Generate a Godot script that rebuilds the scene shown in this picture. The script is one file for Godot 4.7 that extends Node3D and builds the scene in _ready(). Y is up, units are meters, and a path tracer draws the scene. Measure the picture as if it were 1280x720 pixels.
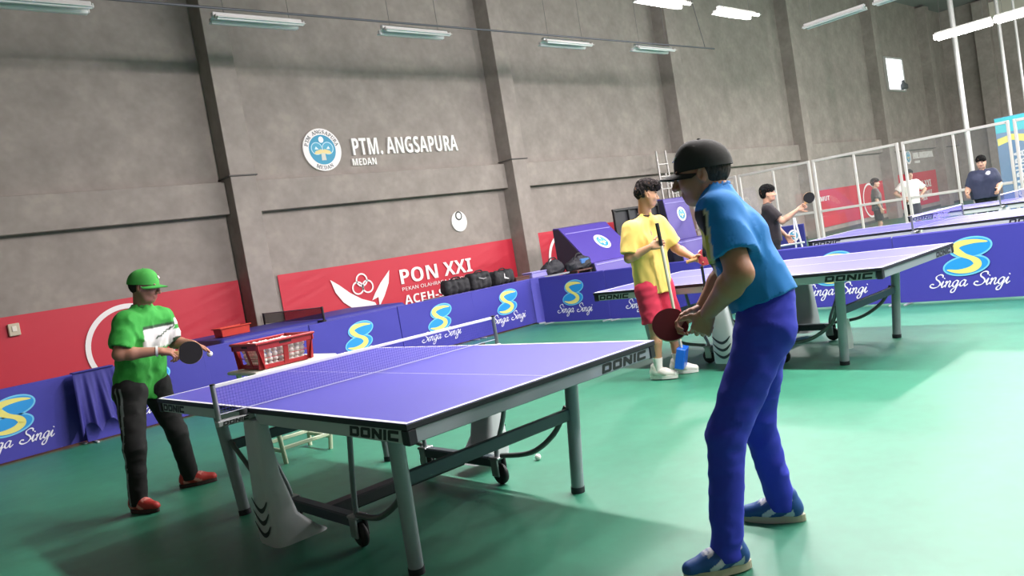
extends Node3D

# ---------------------------------------------------------------- helpers: names, colours, materials
var used := {}
var mats := {}
var fold_noise := FastNoiseLite.new()
var hair_noise := FastNoiseLite.new()

func numbered(called: String) -> String:
	if not used.has(called):
		used[called] = 0
		return called
	used[called] += 1
	return "%s_%03d" % [called, used[called]]

func col(hex: String) -> Color:
	return Color(hex).srgb_to_linear()

func mat(hex: String, rough := 0.6, metal := 0.0, extra := {}) -> StandardMaterial3D:
	var key := "%s|%s|%s|%s" % [hex, rough, metal, str(extra)]
	if mats.has(key):
		return mats[key]
	var m := StandardMaterial3D.new()
	m.albedo_color = Color(hex)
	m.roughness = rough
	m.metallic = metal
	for k in extra:
		m.set(k, extra[k])
	mats[key] = m
	return m

func vcmat(rough := 0.75, extra := {}) -> StandardMaterial3D:
	var e := {"vertex_color_use_as_albedo": true}
	e.merge(extra)
	return mat("ffffff", rough, 0.0, e)

# ---------------------------------------------------------------- helpers: tree
func tag(o, label: String, category := "", group := "", kind := ""):
	if label != "": o.set_meta("label", label)
	if category != "": o.set_meta("category", category)
	if group != "": o.set_meta("group", group)
	if kind != "": o.set_meta("kind", kind)
	return o

func thing(called: String, label: String, category: String, at := Vector3.ZERO, turn := 0.0, group := "") -> Node3D:
	var o := Node3D.new()
	o.name = numbered(called)
	add_child(o)
	o.position = at
	o.rotation.y = turn
	return tag(o, label, category, group)

func put(called: String, mesh: Mesh, material: Material, parent: Node = null, xf := Transform3D.IDENTITY) -> MeshInstance3D:
	var o := MeshInstance3D.new()
	o.mesh = mesh
	o.material_override = material
	o.transform = xf
	if parent == null:
		o.name = numbered(called)
		add_child(o)
	else:
		o.name = called
		parent.add_child(o, true)
	return o

func struct(called: String, label: String, mesh: Mesh, material: Material, xf := Transform3D.IDENTITY) -> MeshInstance3D:
	var o := put(called, mesh, material, null, xf)
	tag(o, label, "", "", "structure")
	return o

func dup(src: Node3D, at: Vector3, turn: float, label: String, group := "") -> Node3D:
	var base := String(src.name)
	var c: Node3D = src.duplicate()
	c.name = numbered(base)
	add_child(c)
	c.position = at
	c.rotation.y = turn
	tag(c, label, "", group)
	return c

# ---------------------------------------------------------------- helpers: shapes
class Sh:
	var st := SurfaceTool.new()
	var colour := Color.WHITE
	func _init():
		st.begin(Mesh.PRIMITIVE_TRIANGLES)
		st.set_smooth_group(-1)
	func smooth(on: bool):
		st.set_smooth_group(0 if on else -1)
	func tri(a: Vector3, b: Vector3, c: Vector3):
		st.set_color(colour); st.add_vertex(a)
		st.set_color(colour); st.add_vertex(c)
		st.set_color(colour); st.add_vertex(b)
	func quad(a: Vector3, b: Vector3, c: Vector3, d: Vector3):
		tri(a, b, c); tri(a, c, d)
	# box with chamfered vertical outline: centre, size, chamfer
	func box(c: Vector3, s: Vector3, ch := 0.004, b := Basis.IDENTITY):
		var h := s / 2.0
		ch = minf(ch, minf(h.x, minf(h.y, h.z)) * 0.6)
		var p := func(x, y, z): return c + b * Vector3(x, y, z)
		var i := h - Vector3.ONE * ch
		for ax in 3:
			for sg in [-1.0, 1.0]:
				var u := Vector3.ZERO; var w := Vector3.ZERO; var n := Vector3.ZERO
				n[ax] = h[ax] * sg; u[(ax + 1) % 3] = i[(ax + 1) % 3]; w[(ax + 2) % 3] = i[(ax + 2) % 3]
				var q := [n - u - w, n + u - w, n + u + w, n - u + w]
				if sg < 0: q.reverse()
				quad(c + b * q[0], c + b * q[1], c + b * q[2], c + b * q[3])
		for ax in 3:
			var a1 := (ax + 1) % 3; var a2 := (ax + 2) % 3
			for s1 in [-1.0, 1.0]:
				for s2 in [-1.0, 1.0]:
					var e := Vector3.ZERO; e[ax] = i[ax]
					var m := Vector3.ZERO; m[a1] = h[a1] * s1; m[a2] = i[a2] * s2
					var k := Vector3.ZERO; k[a1] = i[a1] * s1; k[a2] = h[a2] * s2
					var q := [m - e, m + e, k + e, k - e]
					if s1 * s2 > 0: q.reverse()
					quad(c + b * q[0], c + b * q[1], c + b * q[2], c + b * q[3])
		for sx in [-1.0, 1.0]:
			for sy in [-1.0, 1.0]:
				for sz in [-1.0, 1.0]:
					var q := [Vector3(h.x * sx, i.y * sy, i.z * sz), Vector3(i.x * sx, h.y * sy, i.z * sz), Vector3(i.x * sx, i.y * sy, h.z * sz)]
					if sx * sy * sz < 0: q.reverse()
					tri(c + b * q[0], c + b * q[1], c + b * q[2])
	# tube along points; r is one radius or one per point
	func tube(pts: Array, r, sides := 10, caps := true, squash := 1.0):
		smooth(true)
		var rings := []
		var up := Vector3.UP
		for j in pts.size():
			var t: Vector3 = ((pts[mini(j + 1, pts.size() - 1)] - pts[maxi(j - 1, 0)]) as Vector3).normalized()
			if absf(t.dot(up)) > 0.95: up = Vector3.RIGHT if absf(t.x) < 0.9 else Vector3.FORWARD
			var u := t.cross(up).normalized(); var w := u.cross(t).normalized()
			up = w
			var rr: float = r if (r is float or r is int) else r[j]
			var ring := []
			for k in sides:
				var a := TAU * k / sides
				ring.append(pts[j] + u * cos(a) * rr + w * sin(a) * rr * squash)
			rings.append(ring)
		for j in pts.size() - 1:
			for k in sides:
				var k2 := (k + 1) % sides
				quad(rings[j][k], rings[j + 1][k], rings[j + 1][k2], rings[j][k2])
		if caps:
			smooth(false)
			for k in sides:
				var k2 := (k + 1) % sides
				tri(pts[0], rings[0][k], rings[0][k2])
				tri(pts[-1], rings[-1][k2], rings[-1][k])
	# profile of Vector2(radius, height) turned about the y axis at c
	func lathe(prof: Array, c := Vector3.ZERO, sides := 24, b := Basis.IDENTITY, flat := false):
		smooth(not flat)
		for j in prof.size() - 1:
			for k in sides:
				var a := TAU * k / sides; var a2 := TAU * (k + 1) / sides
				var p0 := c + b * Vector3(cos(a) * prof[j].x, prof[j].y, sin(a) * prof[j].x)
				var p1 := c + b * Vector3(cos(a2) * prof[j].x, prof[j].y, sin(a2) * prof[j].x)
				var p2 := c + b * Vector3(cos(a2) * prof[j + 1].x, prof[j + 1].y, sin(a2) * prof[j + 1].x)
				var p3 := c + b * Vector3(cos(a) * prof[j + 1].x, prof[j + 1].y, sin(a) * prof[j + 1].x)
				if prof[j].x > 1e-5: tri(p0, p2, p1)
				if prof[j + 1].x > 1e-5: tri(p0, p3, p2)
		smooth(false)
	# flat polygon (Vector2s, any winding) extruded along +z by depth in frame xf
	func prism(poly: Array, depth: float, xf := Transform3D.IDENTITY, back := true):
		smooth(false)
		var pp := PackedVector2Array(poly)
		if Geometry2D.is_polygon_clockwise(pp): pp.reverse()
		var ix := Geometry2D.triangulate_polygon(pp)
		for j in range(0, ix.size(), 3):
			var a := pp[ix[j]]; var b := pp[ix[j + 1]]; var c := pp[ix[j + 2]]
			if (b - a).cross(c - a) < 0: var t := b; b = c; c = t
			tri(xf * Vector3(a.x, a.y, depth), xf * Vector3(b.x, b.y, depth), xf * Vector3(c.x, c.y, depth))
			if back: tri(xf * Vector3(a.x, a.y, 0), xf * Vector3(c.x, c.y, 0), xf * Vector3(b.x, b.y, 0))
		for j in pp.size():
			var a := pp[j]; var b := pp[(j + 1) % pp.size()]
			quad(xf * Vector3(a.x, a.y, 0), xf * Vector3(b.x, b.y, 0), xf * Vector3(b.x, b.y, depth), xf * Vector3(a.x, a.y, depth))
	# flat ribbon of varying width on the plane z of frame xf
	func ribbon(pts: Array, wid: Array, z: float, xf := Transform3D.IDENTITY):
		for j in pts.size() - 1:
			var d0: Vector2 = ((pts[j + 1] - pts[maxi(j - 1, 0)]) as Vector2).normalized()
			var d1: Vector2 = ((pts[mini(j + 2, pts.size() - 1)] - pts[j]) as Vector2).normalized()
			var n0: Vector2 = Vector2(-d0.y, d0.x) * wid[j] / 2.0; var n1: Vector2 = Vector2(-d1.y, d1.x) * wid[j + 1] / 2.0
			var a: Vector2 = pts[j] - n0; var b: Vector2 = pts[j + 1] - n1; var c: Vector2 = pts[j + 1] + n1; var d: Vector2 = pts[j] + n0
			quad(xf * Vector3(a.x, a.y, z), xf * Vector3(b.x, b.y, z), xf * Vector3(c.x, c.y, z), xf * Vector3(d.x, d.y, z))
	# grid surface from a function (u, v) -> Vector3, optional second side by thickness
	func grid(f: Callable, nu: int, nv: int):
		smooth(true)
		for a in nu:
			for b in nv:
				quad(f.call(float(a) / nu, float(b) / nv), f.call(float(a + 1) / nu, float(b) / nv), f.call(float(a + 1) / nu, float(b + 1) / nv), f.call(float(a) / nu, float(b + 1) / nv))
		smooth(false)
	func done() -> ArrayMesh:
		st.generate_normals()
		return st.commit()

func boxm(s: Vector3, ch := 0.004, c := Vector3.ZERO, b := Basis.IDENTITY) -> ArrayMesh:
	var h := Sh.new(); h.box(c, s, ch, b); return h.done()

func tubem(pts: Array, r, sides := 10) -> ArrayMesh:
	var h := Sh.new(); h.tube(pts, r, sides); return h.done()

func spline(pts: Array, per := 6) -> Array:
	var out := []
	for j in pts.size() - 1:
		var p0 = pts[maxi(j - 1, 0)]; var p1 = pts[j]; var p2 = pts[j + 1]; var p3 = pts[mini(j + 2, pts.size() - 1)]
		for k in per:
			out.append(p1.cubic_interpolate(p2, p0, p3, float(k) / per))
	out.append(pts[-1])
	return out

func ellipse(c: Vector2, rx: float, ry: float, n := 36, rot := 0.0) -> Array:
	var o := []
	for k in n: o.append(c + Vector2(cos(TAU * k / n) * rx, sin(TAU * k / n) * ry).rotated(rot))
	return o

func text_mesh(s: String, height: float, width := 0.0, depth := 0.004, bold := true, serif := false) -> Array:
	# returns [mesh, transform] so that the capital height is height and the whole is width wide, centred on the origin
	var f := SystemFont.new()
	f.font_names = PackedStringArray(["Droid Serif" if serif else "Droid Sans"])
	f.font_weight = 700 if bold else 400
	var t := TextMesh.new()
	t.text = s; t.font = f; t.font_size = 64; t.pixel_size = 0.01; t.depth = 0.1; t.curve_step = 2.0
	t.horizontal_alignment = HORIZONTAL_ALIGNMENT_CENTER
	var bb := t.get_aabb()
	var sy := height / bb.size.y
	var sx := sy if width <= 0.0 else width / bb.size.x
	var c := bb.get_center()
	var xf := Transform3D(Basis.from_scale(Vector3(sx, sy, depth / 0.1)), Vector3(-c.x * sx, -c.y * sy, depth / 2.0))
	return [t, xf]

func put_text(called: String, s: String, height: float, width: float, material: Material, parent: Node, xf: Transform3D, bold := true, serif := false) -> MeshInstance3D:
	var r := text_mesh(s, height, width, 0.003, bold, serif)
	return put(called, r[0], material, parent, xf * r[1])

# ---------------------------------------------------------------- helpers: bodies as a smooth distance field
class Arr:
	var v := PackedVector3Array(); var n := PackedVector3Array(); var c := PackedColorArray(); var i := PackedInt32Array()
	func mesh() -> ArrayMesh:
		var m := ArrayMesh.new(); var a := []
		a.resize(Mesh.ARRAY_MAX)
		a[Mesh.ARRAY_VERTEX] = v; a[Mesh.ARRAY_NORMAL] = n; a[Mesh.ARRAY_COLOR] = c; a[Mesh.ARRAY_INDEX] = i
		m.add_surface_from_arrays(Mesh.PRIMITIVE_TRIANGLES, a)
		return m

class Blob:
	var o: Vector3; var c: float; var nx: int; var ny: int; var nz: int
	var v := PackedFloat32Array()
	func _init(lo: Vector3, hi: Vector3, cell: float):
		o = lo; c = cell
		nx = int((hi.x - lo.x) / c) + 2; ny = int((hi.y - lo.y) / c) + 2; nz = int((hi.z - lo.z) / c) + 2
		v.resize(nx * ny * nz); v.fill(1.0)
	func span(lo: Vector3, hi: Vector3) -> Array:
		var a := (lo - o) / c; var b := (hi - o) / c
		return [clampi(int(a.x), 0, nx), clampi(int(b.x) + 2, 0, nx), clampi(int(a.y), 0, ny), clampi(int(b.y) + 2, 0, ny), clampi(int(a.z), 0, nz), clampi(int(b.z) + 2, 0, nz)]
	func cap(a: Vector3, b: Vector3, ra: float, rb: float, k := 0.03, sub := false):
		var m := Vector3.ONE * (maxf(ra, rb) + maxf(k, 2.5 * c))
		var s := span(a.min(b) - m, a.max(b) + m)
		var ba := b - a; var l2 := maxf(ba.length_squared(), 1e-9)
		for z in range(s[4], s[5]):
			for y in range(s[2], s[3]):
				var i: int = (z * ny + y) * nx + s[0]
				var q := o + Vector3(s[0], y, z) * c - a
				for x in range(s[0], s[1]):
					var t := clampf(q.dot(ba) / l2, 0.0, 1.0)
					var d := (q - ba * t).length() - ra - (rb - ra) * t
					var w := v[i]
					if sub:
						v[i] = maxf(w, -d)
					else:
						var h := k - absf(w - d)
						v[i] = minf(w, d) - (h * h / (4.0 * k) if h > 0.0 else 0.0)
					i += 1
					q.x += c
	func ell(p: Vector3, r: Vector3, b := Basis.IDENTITY, k := 0.02, sub := false):
		var m := Vector3.ONE * (maxf(r.x, maxf(r.y, r.z)) + maxf(k, 2.5 * c))
		var s := span(p - m, p + m)
		var bt := b.transposed()
		for z in range(s[4], s[5]):
			for y in range(s[2], s[3]):
				var i: int = (z * ny + y) * nx + s[0]
				for x in range(s[0], s[1]):
					var q := bt * (o + Vector3(x, y, z) * c - p)
					var e := q / r
					var k0 := e.length()
					var d := k0 * (k0 - 1.0) / maxf((e / r).length(), 1e-6)
					var w := v[i]
					if sub:
						var h := k - absf(w + d)
						v[i] = maxf(w, -d) + (h * h / (4.0 * k) if h > 0.0 else 0.0)
					else:
						var h := k - absf(w - d)
						v[i] = minf(w, d) - (h * h / (4.0 * k) if h > 0.0 else 0.0)
					i += 1
	# keep the side behind the plane, within radius r of p
	func cut(p: Vector3, n: Vector3, r := 9.0):
		var s := span(p - Vector3.ONE * r, p + Vector3.ONE * r)
		for z in range(s[4], s[5]):
			for y in range(s[2], s[3]):
				var i: int = (z * ny + y) * nx + s[0]
				for x in range(s[0], s[1]):
					var q := o + Vector3(x, y, z) * c - p
					if r > 5.0 or q.length_squared() < r * r:
						v[i] = maxf(v[i], q.dot(n))
					i += 1
	func join(b: Blob, k: float):
		var i := 0
		for d in b.v:
			if d < 0.9:
				var w := v[i]
				var h := k - absf(w - d)
				v[i] = minf(w, d) - (h * h / (4.0 * k) if h > 0.0 else 0.0)
			i += 1
	func displace(f: Callable):
		var lim := 3.0 * c
		var i := 0
		for z in nz:
			for y in ny:
				for x in nx:
					if absf(v[i]) < lim:
						v[i] += f.call(o + Vector3(x, y, z) * c)
					i += 1
	func mesh(out: Arr, colour: Callable):
		var id := PackedInt32Array(); id.resize(v.size()); id.fill(-1)
		var act := PackedInt32Array()
		var sx := 1; var sy := nx; var sz := nx * ny
		var lim := 2.0 * c
		for z in nz - 1:
			for y in ny - 1:
				var i := (z * ny + y) * nx
				for x in nx - 1:
					var a := v[i]
					if absf(a) < lim:
						var b := v[i + sx]; var d := v[i + sy]; var e := v[i + sx + sy]
						var f := v[i + sz]; var g := v[i + sx + sz]; var h := v[i + sy + sz]; var j := v[i + sx + sy + sz]
						var neg := int(a < 0) + int(b < 0) + int(d < 0) + int(e < 0) + int(f < 0) + int(g < 0) + int(h < 0) + int(j < 0)
						if neg > 0 and neg < 8:
							var gr := Vector3(b + e + g + j - a - d - f - h, d + e + h + j - a - b - f - g, f + g + h + j - a - b - d - e) / (4.0 * c)
							var gl := maxf(gr.length(), 0.3)
							var mean := (a + b + d + e + f + g + h + j) / 8.0
							var off := -gr / (gl * gl) * mean
							off = off.clamp(Vector3.ONE * -0.6 * c, Vector3.ONE * 0.6 * c)
							var p := o + Vector3(x + 0.5, y + 0.5, z + 0.5) * c + off
							id[i] = out.v.size()
							act.append(i)
							out.v.append(p); out.n.append(gr.normalized()); out.c.append(colour.call(p))
					i += 1
		for i in act:
			var a := v[i] < 0
			if a != (v[i + sx] < 0): face(out, id, i, sy, sz, a)
			if a != (v[i + sy] < 0): face(out, id, i, sz, sx, a)
			if a != (v[i + sz] < 0): face(out, id, i, sx, sy, a)
	func face(out: Arr, id: PackedInt32Array, i: int, du: int, dv: int, inside: bool):
		if i - du - dv < 0: return
		var a := id[i - du - dv]; var b := id[i - dv]; var d := id[i]; var e := id[i - du]
		if a < 0 or b < 0 or d < 0 or e < 0: return
		if inside:
			out.i.append_array(PackedInt32Array([a, d, b, a, e, d]))
		else:
			out.i.append_array(PackedInt32Array([a, b, d, a, d, e]))

# ---------------------------------------------------------------- people
func fold(p: Vector3, amp: float, size := 1.0, stretch := Vector3(1, 0.45, 1)) -> float:
	var q := p * stretch / size
	var a := fold_noise.get_noise_3d(q.x * 100, q.y * 100, q.z * 100)
	return amp * (absf(a) * 2.0 - 0.5)

func perp(f: Vector3, n: Vector3) -> Vector3:
	return (n - f * n.dot(f)).normalized()

# hand: wrist, finger direction f, palm-facing direction n, thumb side +1/-1 (f cross n times it), four curls in radians per joint
func add_hand(out: Arr, elbow: Vector3, w: Vector3, f: Vector3, n: Vector3, side: float, curls: Array, cell: float, skin: Color, thumb := Vector3(0.55, 0.75, 0.35), s := 1.0):
	f = f.normalized(); n = perp(f, n)
	var t := f.cross(n) * side
	var m := 0.215 * s
	var b := Blob.new(w - Vector3.ONE * m, w + Vector3.ONE * m, cell)
	var fa := (w - elbow).normalized()
	b.cap(w - fa * 0.07, w + f * 0.01, 0.0285 * s, 0.0245 * s, 0.01)
	for k in 4:
		var u := 0.027 - 0.018 * k
		b.cap(w + t * u * 0.72 * s + f * 0.012 * s, w + t * u * 1.12 * s + f * 0.078 * s, 0.0155 * s, 0.0118 * s, 0.012)
	b.cap(w + f * 0.02 * s + t * 0.018 * s + n * 0.006 * s, w + f * 0.05 * s + t * 0.03 * s + n * 0.008 * s, 0.018 * s, 0.014 * s, 0.014)
	var lens := [[0.043, 0.026, 0.021], [0.047, 0.03, 0.022], [0.043, 0.028, 0.021], [0.034, 0.021, 0.018]]
	for k in 4:
		var u := 0.0305 - 0.0203 * k
		var p := w + t * u * s + f * (0.083 - 0.004 * absf(k - 1.0)) * s
		var a := 0.0
		for j in 3:
			a += curls[k] * (1.0 if j > 0 else 0.8)
			var d := f * cos(a) + n * sin(a) + t * (0.06 - 0.04 * k)
			var e: Vector3 = p + d * lens[k][j] * s
			b.cap(p, e, (0.0094 - 0.0009 * j) * s, (0.0088 - 0.0011 * j) * s, 0.004)
			p = e
	var td := (f * thumb.x + t * thumb.y + n * thumb.z).normalized()
	var p := w + f * 0.022 * s + t * 0.022 * s
	var tl := [0.044, 0.033, 0.027]
	for j in 3:
		var e: Vector3 = p + td * tl[j] * s
		b.cap(p, e, (0.0135 - 0.0022 * j) * s, (0.0115 - 0.0018 * j) * s, 0.008)
		p = e
		td = (td + f * 0.28 + n * 0.12).normalized()
	b.mesh(out, func(_p): return skin)

# head: frame b has x = the person's left, y = up, z = forward
func add_head(out: Arr, c: Vector3, b: Basis, neck: Vector3, cell: float, skin: Color, s := 1.0, lean := 0.0):
	var g := Blob.new(c - Vector3.ONE * 0.165 * s, c + Vector3(0.165, 0.15, 0.165) * s, cell)
	var at := func(x, y, z): return c + b * (Vector3(x, y, z) * s)
	g.ell(at.call(0, 0.03, -0.015), Vector3(0.075, 0.088, 0.094) * s, b, 0.02)
	g.ell(at.call(0, -0.028, 0.026), Vector3(0.062, 0.086, 0.06) * s, b, 0.03)
	g.ell(at.call(0, -0.086, 0.052), Vector3(0.031, 0.027, 0.03) * s, b, 0.03)
	for x in [-1.0, 1.0]:
		g.ell(at.call(0.036 * x, -0.03, 0.052), Vector3(0.027, 0.027, 0.028) * s, b, 0.02)
		g.cap(at.call(0.062 * x, -0.02, 0.0), at.call(0.04 * x, -0.085, 0.03), 0.018 * s, 0.02 * s, 0.03)
	g.cap(at.call(-0.036, 0.017, 0.076), at.call(0.036, 0.017, 0.076), 0.012 * s, 0.012 * s, 0.012)
	for x in [-1.0, 1.0]:
		g.ell(at.call(0.031 * x, -0.002, 0.097), Vector3(0.018, 0.012, 0.016) * s, b, 0.01, true)
		g.ell(at.call(0.031 * x, -0.003, 0.076), Vector3(0.0135, 0.0115, 0.0125) * s, b, 0.002)
	g.cap(at.call(0, 0.008, 0.085), at.call(0, -0.03, 0.106), 0.0085 * s, 0.0125 * s, 0.01)
	for x in [-1.0, 1.0]:
		g.ell(at.call(0.013 * x, -0.035, 0.094), Vector3(0.0105, 0.008, 0.011) * s, b, 0.008)
	g.cap(at.call(-0.019, -0.061, 0.08), at.call(0.019, -0.061, 0.08), 0.0075 * s, 0.0075 * s, 0.006)
	g.cap(at.call(-0.016, -0.072, 0.079), at.call(0.016, -0.072, 0.079), 0.008 * s, 0.008 * s, 0.006)
	for x in [-1.0, 1.0]:
		var eb := b * Basis(Vector3.UP, 0.45 * x) * Basis(Vector3.RIGHT, -0.2)
		g.ell(at.call(0.077 * x, -0.012, -0.008), Vector3(0.008, 0.031, 0.019) * s, eb, 0.008)
		g.ell(at.call(0.085 * x, -0.01, -0.002), Vector3(0.005, 0.018, 0.009) * s, eb, 0.004, true)
	g.cap(at.call(0, -0.045, -0.02), neck, 0.054 * s, 0.056 * s, 0.025)
	var bt := b.transposed()
	var lip := skin.lerp(col("8c3f3a"), 0.5)
	g.mesh(out, func(p: Vector3):
		var q := bt * (p - c) / s
		if q.z > 0.05:
			var e := Vector2((absf(q.x) - 0.031) / 0.0125, (q.y + 0.003) / 0.0068)
			if e.length() < 1.0 and q.z < 0.092:
				return col("17110e") if absf(absf(q.x) - 0.031) < 0.0058 else col("cfc6bd")
			if absf(q.y - 0.0185 - 0.1 * absf(absf(q.x) - 0.03)) < 0.0045 and absf(q.x) > 0.012 and absf(q.x) < 0.05: return col("1d1512")
			if q.y < -0.055 and q.y > -0.079 and absf(q.x) < 0.022 and q.z > 0.082: return lip
		return skin)

func head_basis(f: Vector3, up := Vector3.UP) -> Basis:
	f = f.normalized()
	var x := up.cross(f).normalized()
	return Basis(x, f.cross(x), f)

# cap of cloth panels with a curved brim; the frame is the head's
func add_cap(root: Node3D, c: Vector3, b: Basis, crown_hex: String, brim_hex: String, s := 1.0, patch := ""):
	b = b * Basis(Vector3.RIGHT, -0.13)
	c -= b.y * 0.012 * s
	var h := Sh.new(); h.smooth(true)
	var f := func(u, v):
		var a: float = TAU * u; var e: float = v * PI / 2
		var pan := 1.0 + 0.012 * absf(sin(3.0 * a)) * cos(e)
		var front := maxf(0.0, sin(a)) * 0.012 * sin(2.0 * e)
		return c + b * (Vector3(cos(a) * 0.089 * cos(e) * pan, 0.022 + 0.11 * pow(sin(e), 0.9) + front, -0.013 + sin(a) * 0.107 * cos(e) * pan) * s)
	h.grid(func(u, v): return f.call(1.0 - u, v), 36, 10)
	# inner band
	h.grid(func(u, v): return c + b * (Vector3(cos(TAU * u) * 0.085, 0.022 + 0.03 * v, -0.013 + sin(TAU * u) * 0.103) * s), 36, 2)
	var crown := put("cap", h.done(), mat(crown_hex, 0.85, 0.0, {"rim_enabled": true, "rim": 0.2}), root)
	var r := Sh.new()
	for lay in [0.0, -0.004]:
		var g := func(u, v):
			var a: float = lerpf(PI * 0.06, PI * 0.94, u)
			var out: float = v * 0.066 * pow(sin((u * 0.9 + 0.05) * PI), 0.6)
			var x := cos(a) * 0.087; var z := sin(a) * 0.105 + out
			return c + b * (Vector3(x * (1.0 + 0.05 * v), 0.024 + lay - 0.012 * v - 0.016 * pow(absf(x) / 0.087, 2.0), z - 0.013) * s)
		if lay == 0.0: r.grid(func(u, v): return g.call(1.0 - u, v), 24, 6)
		else: r.grid(g, 24, 6)
	put("brim", r.done(), mat(brim_hex, 0.8), crown)
	if patch != "":
		var pm := Sh.new()
		pm.box(c + b * (Vector3(0.02, 0.075, 0.086) * s), Vector3(0.045, 0.02, 0.004) * s, 0.001, b * Basis(Vector3.UP, 0.25) * Basis(Vector3.RIGHT, -0.5))
		put("patch", pm.done(), mat(patch, 0.7), crown)
	put("button", boxm(Vector3(0.012, 0.008, 0.012) * s, 0.003, c + b * (Vector3(0, 0.133, -0.013) * s)), mat(crown_hex, 0.85), crown)
	return crown

func add_hair(root: Node3D, c: Vector3, b: Basis, hex: String, style: String, cell: float, s := 1.0):
	var g := Blob.new(c - Vector3.ONE * 0.16 * s, c + Vector3.ONE * 0.17 * s, cell)
	var at := func(x, y, z): return c + b * (Vector3(x, y, z) * s)
	match style:
		"curly":
			g.ell(at.call(0, 0.078, 0.008), Vector3(0.092, 0.07, 0.112) * s, b, 0.01)
			g.ell(at.call(0, 0.082, 0.075), Vector3(0.074, 0.036, 0.042) * s, b, 0.03)
			g.ell(at.call(0, 0.02, -0.036), Vector3(0.08, 0.076, 0.08) * s, b, 0.02)
		"short":
			g.ell(at.call(0, 0.056, -0.01), Vector3(0.089, 0.088, 0.108) * s, b, 0.01)
			g.ell(at.call(0, 0.06, 0.062), Vector3(0.07, 0.036, 0.034) * s, b, 0.03)
			g.ell(at.call(0, 0.0, -0.05), Vector3(0.076, 0.075, 0.066) * s, b, 0.02)
		_:
			g.ell(at.call(0, 0.004, -0.026), Vector3(0.0755, 0.078, 0.0868) * s, b, 0.01)
	g.ell(at.call(0, -0.045, 0.085), Vector3(0.075, 0.085, 0.075) * s, b, 0.012, true)
	for x in [-1.0, 1.0]: g.ell(at.call(0.085 * x, -0.025, 0.0), Vector3(0.02, 0.04, 0.03) * s, b, 0.006, true)
	g.cut(at.call(0, -0.058 if style == "crop" else -0.075, -0.05), b * Vector3(0, -1, 0.35 if style == "crop" else 0.15), 0.2)
	var amp := (0.013 if style == "curly" else (0.011 if style == "short" else 0.0025)) * s
	var fq := 17.0 if style == "curly" else 34.0
	g.displace(func(p: Vector3): var q := p * fq / s; return amp * (absf(hair_noise.get_noise_3d(q.x, q.y * 0.6, q.z)) * 2.2 - 0.5))
	var out := Arr.new()
	g.mesh(out, func(_p): return col(hex))
	put("hair", out.mesh(), vcmat(0.9, {"metallic_specular": 0.25}), root)

func add_shoe(root: Node3D, ank: Vector3, toe_dir: Vector3, cell: float, upper: Color, accent: Color, sole: Color, s := 1.0):
	var f := Vector3(toe_dir.x, 0, toe_dir.z).normalized(); var t := Vector3.UP.cross(f)
	var b := Basis(t, Vector3.UP, f)
	var base := Vector3(ank.x, ank.y - 0.085 * s, ank.z)
	var at := func(x, y, z): return base + b * (Vector3(x, y, z) * s)
	var g := Blob.new(base - Vector3(0.26, 0.03, 0.26) * s, base + Vector3(0.26, 0.17, 0.26) * s, cell)
	g.cap(at.call(0, 0.055, -0.045), at.call(0, 0.05, 0.06), 0.042 * s, 0.042 * s, 0.03)
	g.cap(at.call(0, 0.05, 0.05), at.call(0.004, 0.035, 0.15), 0.043 * s, 0.033 * s, 0.03)
	g.cap(at.call(0, 0.09, -0.03), at.call(0, 0.11, -0.028), 0.043 * s, 0.041 * s, 0.02)
	g.cut(at.call(0, 0.024, 0), Vector3.DOWN, 0.4)
	var o := Arr.new()
	var bt := b.transposed()
	g.mesh(o, func(p: Vector3):
		var q := bt * (p - base) / s
		var str := sin((q.z * 1.0 + q.y * 1.6) * 62.0)
		if q.z > 0.015 and q.z < 0.1 and absf(q.x) < 0.022: return accent if fmod(absf(q.z) * 100.0, 2.0) < 1.1 else upper.lerp(accent, 0.35)
		if absf(q.x) > 0.012 and q.z > -0.05 and q.z < 0.085 and str > 0.15: return accent
		return upper)
	var shoe := put("shoe", o.mesh(), vcmat(0.55), root)
	var h := Sh.new()
	var pr := []
	for k in 28:
		var a := TAU * k / 28
		var zz := sin(a)
		pr.append(Vector2(cos(a) * (0.046 if zz > -0.2 else 0.042), zz * (0.135) + 0.045))
	h.prism(pr.map(func(q): return Vector2(q.x, -q.y) * s), 0.028 * s, Transform3D(Basis(t, -f, Vector3.UP), base))
	var so := put("sole", h.done(), mat("ffffff", 0.7, 0.0, {"vertex_color_use_as_albedo": false, "albedo_color": sole.linear_to_srgb()}), shoe)
	so.set_meta("label", "shoe sole")

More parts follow.
